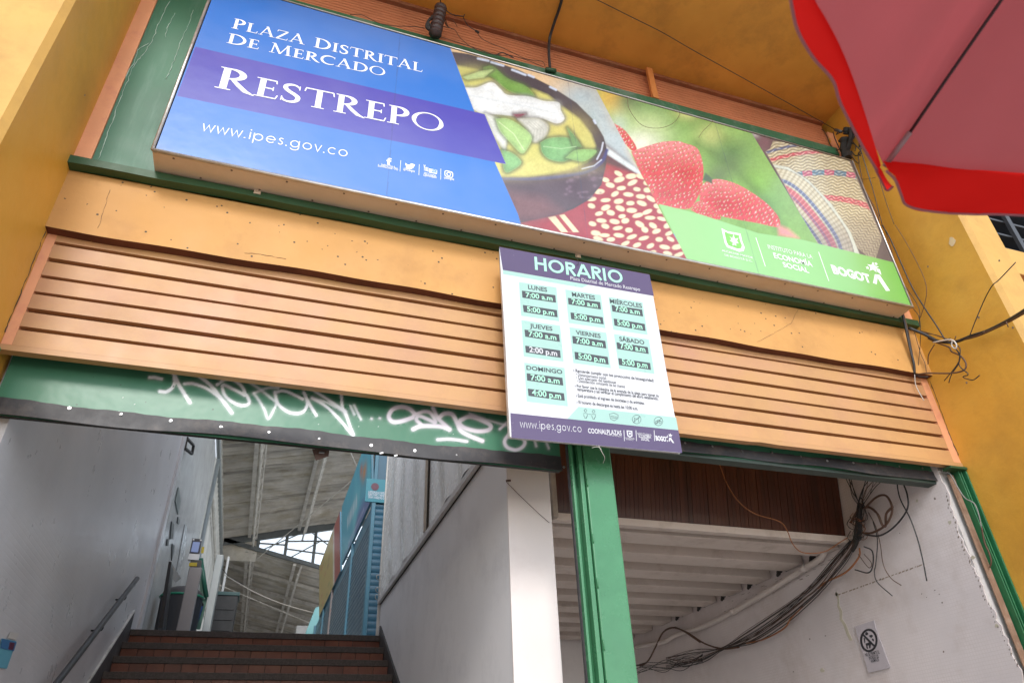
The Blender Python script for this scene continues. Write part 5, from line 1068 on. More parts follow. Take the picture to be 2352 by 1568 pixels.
# bin
BY_ = 10.2
BN = thing('waste_bin', 'dark grey bin with a green bag rim behind the kiosk', 'bin', tuple(aY(375, 1440, BY_)))
bx, rz = aY(*cG(1165, 1195), BY_)[0], .26
zr = aY(*cG(1180, 955), BY_)[2]; ztp = aY(*cG(1210, 885), BY_)[2]
q = MB(); q.grid(lambda u, v: (bx+rz*(.92+.08*v)*math.cos(u*6.2832), BY_+.3+rz*(.92+.08*v)*math.sin(u*6.2832), TF+v*(zr-TF)), 20, 2); q.build('bin_body', plain('bin_grey', (.045, .045, .05), .4), BN, smooth=True)
q = MB(); q.tube([(bx+(rz+.008)*math.cos(k*.3307), BY_+.3+(rz+.008)*math.sin(k*.3307), zr) for k in range(20)], .014, 6); q.build('bag_rim', plain('bag_green', (.02, .28, .16), .3), BN, smooth=True)
q = MB(); q.grid(lambda u, v: (bx+rz*math.cos(u*6.2832)*math.cos(v*1.57), BY_+.3+rz*math.sin(u*6.2832)*math.cos(v*1.57), zr+.01+(ztp-zr)*math.sin(v*1.57)), 20, 6); q.build('lid', plain('bin_lid_grey', (.07, .06, .06), .45), BN, smooth=True)
# dark upright panel, tilted mirror
q = MB(); q.slab([aY(*cG(1058, 1195), 9.1), aY(*cG(1092, 1195), 9.1), aY(*cG(1152, 752), 9.1), aY(*cG(1134, 748), 9.1)], (0, .4, 0)); q.build('upright_board', plain('board_black', (.02, .022, .026), .4), label='narrow black upright board beside the bin', cat='board')
q = MB(); q.slab([aY(*cG(*p), 10.8) for p in ((1143, 850), (1178, 890), (1216, 862), (1150, 755))], (0, .02, 0)); q.build('tilted_mirror', mat('mirror_steel', (.5, .52, .53), .12, metal=1, var=.1), label='small tilted shiny plate above the waste bin', cat='plate')
# green framed gate with blue roll behind the kiosk, white pier, black cabinet, loudspeaker column
GG = thing('green_gate', 'green framed folding gate with blue straps right of the kiosk', 'gate', tuple(aY(*cG(1320, 1195), 11.0)))
for P, m_, nn in (([(1280, 1200), (1345, 1205), (1395, 990), (1352, 735), (1338, 740)], plain('gate_mesh', (.09, .20, .15), .5), 'gate_panel'),):
    q = MB(); q.slab([aY(*cG(*p), 11.0) for p in P], (0, .02, 0)); q.build(nn, m_, GG)
for a_, b_, m_, r_ in (((1350, 730), (1388, 990), plain('gate_green', (.02, .12, .08), .4), .03), ((1300, 1200), (1345, 1050), plain('strap_blue', (.02, .06, .25), .4), .04), ((1320, 970), (1358, 1050), MATS['board_black'], .03), ((1285, 1200), (1310, 1060), MATS['gate_green'], .02), ((1325, 1140), (1350, 1040), WHITE, .018), ((1322, 830), (1330, 950), WHITE, .03)):
    q = MB(); q.tube([aY(*cG(*a_), 10.95), aY(*cG(*b_), 10.95)], r_, 6); q.build('gate_bar', m_, GG, smooth=True)
q = MB(); x0, x1 = aY(*cG(1358, 1208), 12)[0], aY(*cG(1410, 1208), 12)[0]; q.box(x0, x1, 12, 12.3, TF, aY(*cG(1440, 700), 12)[2], bev=.01); q.build('door_post', mat('pale_grey_paint', (.50, .53, .52), .4, var=.08), label='pale grey flat column right of the green gate', cat='column')
CBN = thing('black_cabinet', 'black slatted cabinet standing where the hall begins', 'cabinet', tuple(aY(*cG(1480, 1210), 14)))
x0, x1, zt_ = aY(*cG(1405, 1212), 14)[0], aY(*cG(1562, 1214), 14)[0], aY(*cG(1490, 975), 14)[2]
q = MB(); q.box(x0, x1, 14, 14.5, TF, zt_, bev=.01); q.build('cabinet_body', mat('cabinet_black', (.025, .026, .028), .5, var=.3, dirt=(.1, .1, .1), dirt_amt=.4), CBN)
q = MB(); q.box(x0-.02, x1+.02, 13.98, 14.52, zt_+.002, zt_+.06); q.build('cabinet_top', plain('cabinet_teal', (.03, .10, .10), .4), CBN)
sl_ = None
for k in range(9):
    z = TF+.08+k*(zt_-TF-.15)/9
    if sl_ is None: q = MB(); q.box(x0+.04, x1-.04, 13.985, 13.998, z, z+.05); sl_ = q.build('slat', MATS['cabinet_black'], CBN); sz = z
    else: dup(sl_, (0, 0, z-sz))
q = MB(); x0, x1 = aY(*cG(1480, 980), 16)[0], aY(*cG(1530, 980), 16)[0]; q.box(x0, x1-.1, 16, 16.2, TF, aY(*cG(1520, 712), 16)[2], bev=.02); q.build('white_column', mat('column_white', (.70, .70, .70), .3, var=.05), label='short bright white column behind the black cabinet', cat='column')
# pale corrugated side cladding above the hall wall
SC = thing('side_cladding', 'pale corrugated cladding along the left side of the hall', 'cladding', (-1.3, 18, 4))
q = MB(); q.grid(lambda u, v: (-1.30+.03*math.sin(u*2*math.pi*34), 14.85+u*10.6, TF+v*5.3), 272, 1); q.build('corrugated_sheet', mat('pale_cladding', (.60, .60, .57), .5, var=.2, scale=2, streak=True, dirt=(.25, .25, .22), dirt_amt=.7), SC, smooth=True)
for z in (3.0, 4.2, 5.4): q = MB(); q.tube([(-1.22, 14.9, z), (-1.22, 25.4, z)], .035, 6); q.build('rail', TRU, SC)
q = MB(); q.tube([(-1.25, 8.9, 6.25), (-1.25, 25.5, 6.25)], .05, 8); q.tube([(-1.24, 14.8, 1.6), (-1.24, 14.8, 6.2)], .04, 8); q.build('pipe', plain('pipe_grey', (.24, .27, .28), .4), SC, smooth=True)
# ------------------------------------------------------------------ roof
RF = thing('hall_roof', 'stained corrugated roof of the hall on lattice girders', None, (2, 20, 7), kind='structure')
def zu(x): return 7.09+.22*x
def zl(x, y): return 6.43-.23*x
def corr(fn, x0, x1, y0, y1, pitch=.2, amp=.045):
    n = int((y1-y0)/pitch)*6
    q = MB(); q.grid(lambda u, v: (x0+(x1-x0)*v, y0+(y1-y0)*u, fn(x0+(x1-x0)*v)+amp*math.sin(2*math.pi*(y0+(y1-y0)*u)/pitch)), n, 1); return q
xs = [-1.32, .06, 1.55, 3.1, 5.6]
for i in range(4):
    for y0, y1 in ((13.6, 16.4), (16.36, 19.2), (19.16, 22.1)):
        d = random.uniform(0, .02); corr(lambda x: zu(x)+d, xs[i], xs[i+1]+.03, y0, y1).build('roof_sheet', ASB, RF, smooth=True)
    for y0, y1 in ((22.1, 28), (27.96, 34), (33.96, 41)):
        d = random.uniform(0, .02); corr(lambda x: zl(x, 0)+d, xs[i], xs[i+1]+.03, y0, y1, .3, .04).build('roof_sheet', ASB, RF, smooth=True)
def truss(x, z, y0, y1, name='girder'):
    q = MB(); h = .34; r_ = .035
    q.box(x-.09, x+.0, y0, y1, z-.1, z-.05); q.tube([(x+.09, y0, z-h), (x+.09, y1, z-h)], .03, 5); q.tube([(x+.16, y0, z-.12), (x+.16, y1, z-.12)], .022, 5)
    n = int((y1-y0)/.36); pts = [(x+(.09 if k % 2 else .14), y0+(y1-y0)*k/n, z-(h if k % 2 else .12)) for k in range(n+1)]
    for a, b in zip(pts[:-1], pts[1:]): q.tube([a, b], .013, 4, cap=False)
    return q.build(name, TRU, RF)
for x in (-.53, .86, 2.35): truss(x, zu(x), 13.6, 22.2)
for x in (-.53, .86, 2.35): truss(x, zl(x, 0), 22.1, 41)
# tie rods and cross beams
for a_, b_ in (((-.3, 22, 6.2), (2.6, 14, 6.9)), ((.4, 12, 6.9), (2.8, 19, 6.6)), ((-1.2, 23, 5.7), (3.5, 27, 4.9)), ((-1.2, 30, 5.6), (3.5, 26, 4.6))):
    q = MB(); q.tube([a_, b_], .014, 5); q.build('tie_rod', TRU, RF)
for y, z in ((30, 5.35),):
    q = MB(); q.box(-1.2, 6, y, y+.14, z, z+.25); q.build('cross_beam', TRU, RF)
for k in range(9):
    y = 24+k*2; q = MB(); q.box(-1.3, 5.6, y, y+.06, 0, .10)
    for i, p in enumerate(q.v): q.v[i] = (p[0], p[1], p[2]+zl(p[0], 0)-.16)
    q.build('purlin', TRU, RF)
ew = MB(); ew.box(-2, 14, 41, 41.3, TF, 7.4); struct(ew, 'hall_end_wall', mat('end_wall', (.42, .39, .35), .7, var=.3, scale=.6, dirt_amt=.6))
bw = MB(); bw.box(-1.5, -1.34, 25.4, 41, TF, 7); struct(bw, 'hall_side_wall', MATS['end_wall'])
# clerestory glazing
CW = thing('clerestory_window', 'bright triangular clerestory window between the two roof slopes', 'window', (2, 22.15, 6.5))
YC = 22.14
def cw_lo(x): return 6.43-.23*x+.10
def cw_hi(x): return 7.09+.22*x-.10
xs_c = [-.30, .50, 1.33, 2.13, 2.95, 3.8]
GLS = bpy.data.materials.new('window_glass'); GLS.use_nodes = True; gn = GLS.node_tree.nodes; gl = GLS.node_tree.links; gn.remove(gn['Principled BSDF'])
tr_ = gn.new('ShaderNodeBsdfTransparent'); tr_.inputs[0].default_value = (.93, .95, .95, 1); gs = gn.new('ShaderNodeBsdfGlossy'); gs.inputs['Roughness'].default_value = .1; mx_ = gn.new('ShaderNodeMixShader'); mx_.inputs[0].default_value = .06
gl.new(tr_.outputs[0], mx_.inputs[1]); gl.new(gs.outputs[0], mx_.inputs[2]); gl.new(mx_.outputs[0], gn['Material Output'].inputs[0])
FRM = mat('window_steel', (.15, .17, .18), .5, var=.2)
for i in range(len(xs_c)-1):
    x0, x1 = xs_c[i], xs_c[i+1]; N_ = 3 if i else 2
    for k in range(N_):
        f0, f1 = k/N_, (k+1)/N_
        P = [(x0+.03, YC, cw_lo(x0)+(cw_hi(x0)-cw_lo(x0))*f0+.02), (x1-.03, YC, cw_lo(x1)+(cw_hi(x1)-cw_lo(x1))*f0+.02), (x1-.03, YC, cw_lo(x1)+(cw_hi(x1)-cw_lo(x1))*f1-.02), (x0+.03, YC, cw_lo(x0)+(cw_hi(x0)-cw_lo(x0))*f1-.02)]
        q = MB(); q.slab(P, (0, .005, 0)); q.build('pane', GLS, CW)
        q = MB(); q.tube([P[3], P[2]], .034, 4); q.build('glazing_bar', FRM, CW)
q = MB(); q.slab([(-1.45, YC+.01, 6.2), (-.30, YC+.01, 6.2), (-.30, YC+.01, 7.3), (-1.45, YC+.01, 7.3)], (0, .03, 0)); q.build('blank_panel', ASB, CW)
for x in xs_c: q = MB(); q.box(x-.045, x+.045, YC-.03, YC+.03, cw_lo(x)-.05, cw_hi(x)+.05); q.build('mullion', FRM, CW)
for fn, h in ((cw_lo, -.1), (cw_hi, .1)):
    h_t = .02 if h < 0 else .2
    q = MB(); q.hexa([(-1.3, YC-.04, fn(-1.3)-.1), (5.6, YC-.04, fn(5.6)-.1 if h > 0 else fn(5.6)-.1), (5.6, YC+.04, fn(5.6)-.1), (-1.3, YC+.04, fn(-1.3)-.1), (-1.3, YC-.04, fn(-1.3)+h_t), (5.6, YC-.04, fn(5.6)+h_t), (5.6, YC+.04, fn(5.6)+h_t), (-1.3, YC+.04, fn(-1.3)+h_t)]); q.build('sill' if h < 0 else 'head', FRM, CW)
for P in (((.9, YC-.1, 7.1), (-.1, YC-.1, 6.55)), ((1.1, YC-.1, 7.2), (2.9, YC-.1, 6.0)), ((.6, YC-.1, 6.3), (1.5, YC-.1, 6.9))):
    q = MB(); q.tube(P, .02, 5); q.build('brace', FRM, CW)
# ------------------------------------------------------------------ blue market stall on the right of the hall
MS = thing('market_stall', 'blue metal stall with closed ribbed shutters and a cyan sign board', 'stall', (1.35, 9.4, TF))
SXs, SYs = 1.245, 9.3
def ribbed(x0, x1, y, z0, z1, m_, axis='x', pitch=.085):
    n = int((z1-z0)/pitch)*8; q = MB()
    if axis == 'x': q.grid(lambda u, v: (x0+(x1-x0)*u, y-.016*abs(math.sin(math.pi*(z0+(z1-z0)*v)/pitch))**.4, z0+(z1-z0)*v), 1, n)
    else: q.grid(lambda u, v: (y-.016*abs(math.sin(math.pi*(z0+(z1-z0)*v)/pitch))**.4, x0+(x1-x0)*u, z0+(z1-z0)*v), 1, n)
    return q
ribbed(SXs+.055, 2.0, SYs+.02, TF, 3.50, BLUE2).build('shutter', BLUE2, MS)
for x in (SXs,): q = MB(); q.box(x, x+.05, SYs-.02, SYs+.10, TF, 4.6, bev=.006); q.build('corner_post', BLUE, MS)
q = MB(); q.box(SXs+.052, 2.0, SYs, SYs+.08, 3.52, 4.9); q.build('fascia', BLUE2, MS)
aP = lambda x, y: aY(x, y, SYs-.03)
SGP = Plane(lambda x, y: aY(x, y, SYs-.03), (1, 0, 0), (0, 0, 1), (0, -1, 0))
z0_, z1_ = aP(*cH(160, 350))[2], aP(*cH(160, 195))[2]
CY_ = plain('print_cyan', (.015, .20, .27), .35)
q = MB(); q.box(aP(*cH(103, 300))[0], 2.0, SYs-.03, SYs-.005, z0_, z1_); q.build('small_sign', CY_, MS)
q = MB(); c_ = aP(*cH(168, 248)); q.add([(c_[0], SYs-.034, c_[2])]+[(c_[0]+.055*math.cos(k*.628), SYs-.034, c_[2]+.055*math.sin(k*.628)) for k in range(10)], [(0, 1+k, 1+(k+1) % 10) for k in range(10)]); q.build('round_picture', plain('print_wine', (.09, .02, .05), .4), MS)
for tx, yy in (('ASESORIAS & NIVEL', 290), ('REMOTAMO Y MANO', 307), ('GRAN VARIEDAD DE', 324)): font_text(tx, SGP, cH(122, yy), cH(236, yy+10), .034, plain('print_pale', (.6, .65, .75), .4), MS, bold=.01, lift=.003)
# faces along the aisle
bays = [(9.42, 11.2), (11.3, 13.9), (13.98, 15.4), (15.46, 17.3)]
for i, (y0, y1) in enumerate(bays):
    ribbed(y0, y1, SXs+.03, TF, 3.30, BLUE2, 'y', .075).build('shutter', BLUE2, MS)
    q = MB(); q.box(SXs-.01, SXs+.06, y1, y1+.08, TF, 3.5, bev=.004); q.build('stall_post', BLUE if i != 1 else mat('rust_blue', (.22, .2, .2), .6, dirt=(.3, .12, .08), dirt_amt=.9), MS)
q = MB(); q.box(SXs+.03, 2.6, 9.5, 17.3, 3.31, 3.5); q.build('stall_head', BLUE, MS)
def banner(name, Y0, Y1, z0, z1, lean, colf, label, seed):
    A = np.array([SXs-.01, Y1, z0]); B = np.array([SXs-.01, Y0, z0]); D2 = np.array([SXs-lean, Y1, z1]); E2 = np.array([SXs-lean, Y0, z1])
    t = thing('banner', label, 'banner', (SXs, (Y0+Y1)/2, z0)); WL[t.name] = np.array([SXs, (Y0+Y1)/2, z0])
    sheet('printed_face', attrmat('banner_print_'+str(seed), .3), t, A, B, D2, E2, 160, 60, colf)
    q = MB(); q.slab([A+(.003, 0, 0), B+(.003, 0, 0), E2+(.003, 0, 0), D2+(.003, 0, 0)], (.03, 0, 0)); q.build('banner_box', BLUE, t)
def cyan(X, Y, W):
    y, z = W[..., 1], W[..., 2]; p = Paint(y, z, (.03, .36, .50)); p.over(np.clip((3.75+.1*np.sin(y*2)-z)*6, 0, 1)*.8, (.06, .06, .30)); p.over(np.clip(fbm(y, z, 2, 3)*2-1, 0, 1), (.12, .55, .62))
    p.blob(9.9, 4.15, .22, .12, (.5, .2, .05)); p.blob(10.2, 4.3, .12, .1, (.5, .12, .05))
    r = np.random.default_rng(3)
    for k in range(7): p.blob(10.7+k*.17, 4.0, .05, .12, (.7, .75, .8), .9, 2)
    for k in range(14): p.blob(10+k*.12, 3.62, .035, .03, (.6, .6, .75), .7, 2)
    return p.c
def yellowb(X, Y, W):
    y, z = W[..., 1], W[..., 2]; p = Paint(y, z, (.55, .42, .14)); p.over(np.clip((13.6-y)*8, 0, 1), (.38, .06, .05)); p.over(np.clip(1-np.abs(y-13.55)/.16, 0, 1), (.75, .75, .7)); r = np.random.default_rng(9)
    for k in range(26): p.blob(r.uniform(13.6, 16), r.uniform(3.5, 4.4), .16, .03, [(.5, .1, .05), (.4, .4, .1), (.2, .25, .1)][k % 3], .6)
    return p.c
banner('banner', 9.28, 12.5, 3.52, 4.55, .10, cyan, 'cyan and purple printed sign board along the top of the blue stall', 1)
banner('banner', 12.62, 16.2, 3.45, 4.50, .12, yellowb, 'faded yellow and red food sign further along the blue stall', 2)
# pale box and white awning at the far end
q = MB(); p0 = aY(*cG(1985, 1238), 24); p1 = aY(*cG(2080, 1180), 24); q.box(p0[0], p1[0], 24, 25, TF, p1[2], bev=.02); q.build('white_kiosk', mat('kiosk_white', (.62, .62, .62), .4, var=.1), label='white box shaped stall top at the far end of the aisle', cat='stall')
q = MB(); q.slab([aY(*cG(*p), 17.5) for p in ((2050, 1238), (2140, 1240), (2148, 1050), (2120, 1060))], (0, .5, 0)); q.build('teal_stall', mat('teal_paint', (.16, .38, .40), .5, var=.1), label='pale teal stall at the end of the blue row', cat='stall')
cable([aY(*cG(*p), 15) for p in [(1500, 835), (1700, 950), (1900, 1035), (2110, 1095)]], .007, CABW, label='thick white cable sagging across the hall', cat='cable')
cable([aY(*cG(*p), 15) for p in [(1480, 780), (1540, 850), (1640, 905)]], .007, CAB, label='thin dark cable crossing above the white cable', cat='cable')

# ================================================================== UMBRELLA
UZ = 1.10
UM = thing('red_umbrella', 'open red market umbrella with loose valance at the top right', 'umbrella', (1.29, -.45, GZ))
Cn = aZ(2030, 380, UZ); La = aZ(1872, 0, UZ); Ra = aZ(2352, 391, UZ)
d1 = (La-Cn)[:2]; d2 = (Ra-Cn)[:2]; a1, a2 = math.atan2(d1[1], d1[0]), math.atan2(d2[1], d2[0])
if a1 < 0: a1 += 2*math.pi
if a2 < a1: a2 += 2*math.pi
bis = (a1+a2)/2; R_ = 1.22
ctr = Cn[:2]+R_*np.array([math.cos(bis), math.sin(bis)]); ang0 = bis+math.pi
apexz = UZ+.50
def fabric(name, col, tl, rough=.6):
    m = bpy.data.materials.new(name); m.use_nodes = True; n = m.node_tree.nodes; L = m.node_tree.links; n.remove(n['Principled BSDF'])
    g = n.new('ShaderNodeNewGeometry'); t = n.new('ShaderNodeTexNoise'); t.inputs['Scale'].default_value = 5; t.inputs['Detail'].default_value = 5; L.new(g.outputs['Position'], t.inputs['Vector'])
    mixc = n.new('ShaderNodeMix'); mixc.data_type = 'RGBA'; L.new(t.outputs[0], mixc.inputs[0]); mixc.inputs[6].default_value = (*[c*.85 for c in col], 1); mixc.inputs[7].default_value = (*[min(c*1.15, 1) for c in col], 1)
    d = n.new('ShaderNodeBsdfDiffuse'); s = n.new('ShaderNodeBsdfTranslucent'); mx = n.new('ShaderNodeMixShader'); mx.inputs[0].default_value = tl
    s.inputs[0].default_value = (*tcol[name], 1)
    L.new(mixc.outputs[2], d.inputs[0]); L.new(d.outputs[0], mx.inputs[1]); L.new(s.outputs[0], mx.inputs[2]); L.new(mx.outputs[0], n['Material Output'].inputs[0])
    wv = n.new('ShaderNodeTexNoise'); wv.inputs['Scale'].default_value = 7; L.new(g.outputs['Position'], wv.inputs['Vector']); bn = n.new('ShaderNodeBump'); bn.inputs['Strength'].default_value = .3; bn.inputs['Distance'].default_value = .01; L.new(wv.outputs[0], bn.inputs['Height']); L.new(bn.outputs[0], d.inputs['Normal']); return m
tcol = {'umbrella_canopy': (.62, .10, .115), 'umbrella_valance': (.95, .03, .025), 'umbrella_hem': (.5, .2, .25)}
UF = fabric('umbrella_canopy', (.48, .22, .24), .5); UVA = fabric('umbrella_valance', (.75, .02, .02), .55); UH = fabric('umbrella_hem', (.5, .22, .26), .3)
def rimpt(k): an = ang0+k*math.pi/4; return np.array([ctr[0]+R_*math.cos(an), ctr[1]+R_*math.sin(an), UZ])
apex = np.array([ctr[0], ctr[1], apexz])
def dome(p, f):  # f: 0 rim .. 1 apex, rib profile steeper at the rim
    h = (apexz-UZ)*(1-(1-f)**1.25) if f < 1 else apexz-UZ
    q = p+(apex-p)*f; return np.array([q[0], q[1], UZ+h])
for k in range(8):
    A, B = rimpt(k), rimpt(k+1)
    def pan(u, v, A=A, B=B):
        a = dome(A, v); b = dome(B, v); q = a+(b-a)*u
        m = (A+B)/2; inward = apex-m; inward = inward/np.linalg.norm(inward); s = 4*u*(1-u)
        q = q+inward*s*.003*(1-v); q[2] -= .010*s*math.sin(math.pi*min(v*1.2, 1)); q[2] += .003*(math.sin(5*math.atan2(u, v+.02)*3))*math.exp(-math.hypot(u, v*.8)*2.6)*1.8+.003*(math.sin(5*math.atan2(1-u, v+.02)*3))*math.exp(-math.hypot(1-u, v*.8)*3.2); q[2] += .0022*math.sin(u*31)*math.exp(-u*5)*math.exp(-((v-.25)/.3)**2)*4.5+.0022*math.sin((1-u)*31)*math.exp(-(1-u)*5)*math.exp(-((v-.25)/.3)**2)*4.5
        return q
    q = MB(); q.grid(pan, 40, 24); q.build('canopy_panel', UF, UM, smooth=True)
    q = MB(); q.tube([dome(A, f)+(0, 0, -.010) for f in np.linspace(.05, 1, 12)], .0035, 6); q.build('rib', plain('rib_steel', (.05, .035, .04), .4, metal=.5), UM, smooth=True)
    q = MB(); q.tube([dome(A, 0)+(0, 0, -.004), dome(A, .06)+(0, 0, -.010)], .006, 6); q.build('rib_tip', plain('rib_tip_plastic', (.35, .28, .3), .5), UM, smooth=True)
# valances of the two visible sides follow the photo; the others hang plainly
def strip2(rim, out, n=40, nv=6, wav=.006, seed=0):
    R1 = np.array(spline(rim, 12)); O1 = np.array(spline(out, 12))
    def res(P): d = np.r_[0, np.cumsum(np.linalg.norm(np.diff(P, axis=0), axis=1))]; t = np.linspace(0, d[-1], n+1); return np.array([np.interp(t, d, P[:, i]) for i in range(3)]).T
    R2, O2 = res(R1), res(O1); q = MB()
    q.grid(lambda u, v: R2[int(round(u*n))]*(1-v)+O2[int(round(u*n))]*v+np.array([wav*math.sin(u*19+seed)*v, wav*math.cos(u*13+seed)*v, 0]), n, nv); return q, O2
rimL = [aZ(*cC(*p), UZ) for p in [(900, -140), (940, 0), (1010, 120), (1100, 290), (1180, 480), (1250, 680), (1320, 900), (1385, 1112)]]
outL = [aZ(*cC(*p), UZ-.055) for p in [(760, -140), (788, 60), (830, 220), (930, 390), (1060, 540), (1110, 690), (1190, 850), (1270, 1000), (1360, 1150)]]
rimL = [p for p in rimL]; 
q, O2 = strip2(rimL, outL, 60, 6, .002); q.build('valance', UVA, UM, smooth=True)
q = MB(); q.tube(list(O2), .0028, 5); q.build('hem', UH, UM, smooth=True)
nb_ = rimpt(1) if rimpt(1)[0] > rimpt(7)[0] else rimpt(7)
rimR = [rimpt(0)+(nb_-rimpt(0))*t+np.array([0, -.003, .012]) for t in (0, .1, .3, .5, .7, .85, 1)]
outR = [aZ(*cC(*p), UZ-.10) for p in [(1420, 1150), (1480, 1210), (1520, 1310), (1550, 1375), (1640, 1408), (1800, 1430), (2000, 1440), (2200, 1442), (2600, 1462)]]
q, O2 = strip2(rimR, outR, 60, 6, .004, 2); q.build('valance', UVA, UM, smooth=True)
q = MB(); q.tube(list(O2), .0028, 5); q.build('hem', UH, UM, smooth=True)
# loose flap at the corner
fA = [aZ(*cC(*p), UZ-.01) for p in [(1300, 1040), (1345, 1130), (1400, 1240), (1425, 1280)]]; fB = [aZ(*cC(*p), UZ-.02) for p in [(1345, 1090), (1385, 1135), (1420, 1200), (1462, 1255)]]
q, O2 = strip2(fA, fB, 20, 3, 0); q.build('valance', UVA, UM, smooth=True)
q = MB(); q.tube(spline(fA+[fB[-1]], 5), .0028, 5); q.build('hem', UH, UM, smooth=True)
for k in range(1, 7):
    A, B = rimpt(k), rimpt(k+1)
    q = MB(); q.grid(lambda u, v: A+(B-A)*u+np.array([0, 0, -.11*v])+.02*v*np.array([math.cos(ang0+(k+.5)*math.pi/4), math.sin(ang0+(k+.5)*math.pi/4), 0]), 12, 3); q.build('valance', UVA, UM, smooth=True)
q = MB(); q.tube([(ctr[0], ctr[1], GZ), (ctr[0], ctr[1], apexz+.06)], .02, 12); q.build('pole', plain('pole_white', (.6, .6, .6), .4), UM, smooth=True)
q = MB(); q.tube([(ctr[0], ctr[1], GZ), (ctr[0], ctr[1], GZ+.12), (ctr[0], ctr[1], GZ+.3)], [.24, .22, .04], 20); q.build('base', CONC, UM)

# ================================================================== SMALL THINGS ON THE FRONT
# dark conduit on the porch ceiling
CD = thing('bent_conduit', 'dark bent pipe coming down from the porch ceiling to the green rail', 'pipe', tuple(aY(1262, 125, 3.1)))
q = MB(); q.tube(spline([aZ(1302, -60, 5.17), aZ(1289, 5, 5.165), aZ(1270, 62, 5.155), aZ(1262, 92, 5.11), aY(1261, 125, 3.10), aY(1264, 165, 3.095)], 6), .0115, 10); q.build('pipe', mat('dark_conduit', (.035, .035, .04), .45, var=.3, dirt=(.03, .09, .05), dirt_amt=.6), CD, smooth=True)
q = MB(); q.tube([aY(1254, 160, 3.09), aY(1276, 163, 3.09)], .018, 8); q.build('collar', GDK, CD, smooth=True)
# stack of ribbed insulators
IN = thing('cable_insulator', 'dark ribbed cable insulator hanging under the porch ceiling', 'insulator', tuple(aY(1005, 50, 2.98)))
A, B = aY(*cB(612, 45), 3.0), aY(*cB(570, 240), 3.03); n = 42
q = MB(); q.tube([A+(B-A)*(i/n) for i in range(n+1)], [(.038+.010*abs(math.sin(i*math.pi/6)))*(1 if 1 < i < n-1 else .5) for i in range(n+1)], 14); q.build('insulator_body', mat('insulator_brown', (.05, .028, .028), .45, var=.3), IN, smooth=True)
q = MB(); q.tube([aY(*cB(602, -40), 2.9), A], .004, 5); q.build('suspension_wire', CAB, IN, smooth=True)
q = MB(); q.tube(spline([aY(*cB(x, y), 3.02) for x, y in ((560, 110), (530, 140), (515, 180), (535, 200), (520, 160), (550, 180))], 4), .012, 6); q.build('grimy_tape', DARK, IN, smooth=True)
FW = thing('front_wires', 'thin dark wires looping from the insulator down to the conduit', 'wires', tuple(aY(1100, 70, 3.05)))
for P, r_ in (([(630, 60), (690, 100), (760, 110), (770, 100)], .005), ([(760, 115), (790, 170), (840, 205)], .004), ([(845, 210), (900, 270), (1040, 330), (1180, 395), (1290, 415), (1310, 445)], .003), ([(620, 180), (700, 200), (740, 255), (820, 320), (920, 360), (1010, 370)], .003), ([(640, 130), (660, 180), (700, 200), (650, 175), (630, 120)], .004), ([(0, 100), (80, 102), (190, 155), (300, 175), (430, 180), (500, 190)], .0032), ([(610, 250), (800, 310), (980, 370), (1080, 375), (1200, 410), (1300, 450)], .0032), ([(980, 372), (1020, 355), (1060, 370), (1100, 390)], .005), ([(650, 130), (690, 135), (720, 180)], .003)):
    cable([aY(*cB(*p), 3.06) for p in P], r_*.8, CAB if r_ > .0033 else CABB, FW, 'wire')
q = MB(); c_ = aY(*cB(842, 207), 3.05); q.tube([c_, c_+(.03, 0, -.015)], .008, 6); q.build('splice', DARK, FW)
cable([aZ(*cB(1640, -10), 5.08), aZ(*cB(1900, 120), 5.07), aZ(*cB(2100, 220), 5.06), aZ(*cB(2352, 365), 5.05), aZ(*cC(700, 660), 5.04), aZ(*cC(950, 800), 5.03), aZ(*cC(1070, 868), 5.02)], .003, CAB, label='single thin wire running across the porch ceiling to the corner bracket', cat='wire')
# sagging loose wire over the sign
cable([aY(*cB(*p), 2.935) for p in [(1860, 640), (1880, 740), (1960, 840), (2070, 862), (2170, 830), (2215, 765), (2190, 720)]], .0016, CABB, label='hair thin loop of wire hanging over the strawberry picture', cat='wire')
cable([aY(*cC(*p), 2.93) for p in [(160, 925), (190, 880), (250, 820), (240, 800), (150, 775)]], .0016, CABB, label='short thin stray wire over the green leaves of the sign', cat='wire')
# corner bracket with grimy connector
CBK = thing('cable_clamp', 'black cable clamp and grimy insulators on the yellow pier beside the sign corner', 'clamp', tuple(aX(*cC(1160, 960), 4.25)))
cV = crop(3200, 400, 500/1568)
for P, r_ in (([(600, 350), (580, 430)], .035), ([(570, 480), (560, 600), (600, 730)], .045), ([(640, 350), (640, 480), (600, 620)], .022), ([(495, 510), (540, 530)], .016), ([(660, 370), (690, 430), (650, 500)], .012)):
    PP = [aX(*cV(*p), 4.27) for p in P]; PP = spline(PP, 4) if len(PP) > 2 else [PP[0]+(PP[1]-PP[0])*t for t in np.linspace(0, 1, 6)]
    q = MB(); q.tube(PP, [r_*(.75+.35*random.random()) for _ in PP], 7); q.build('insulator', DARK, CBK)
q = MB(); q.tube([aX(*cV(440, 375), 4.2), aX(*cV(520, 400), 4.2)], .013, 8); q.build('egg_insulator', plain('egg_grey', (.06, .065, .065), .4), CBK, smooth=True)
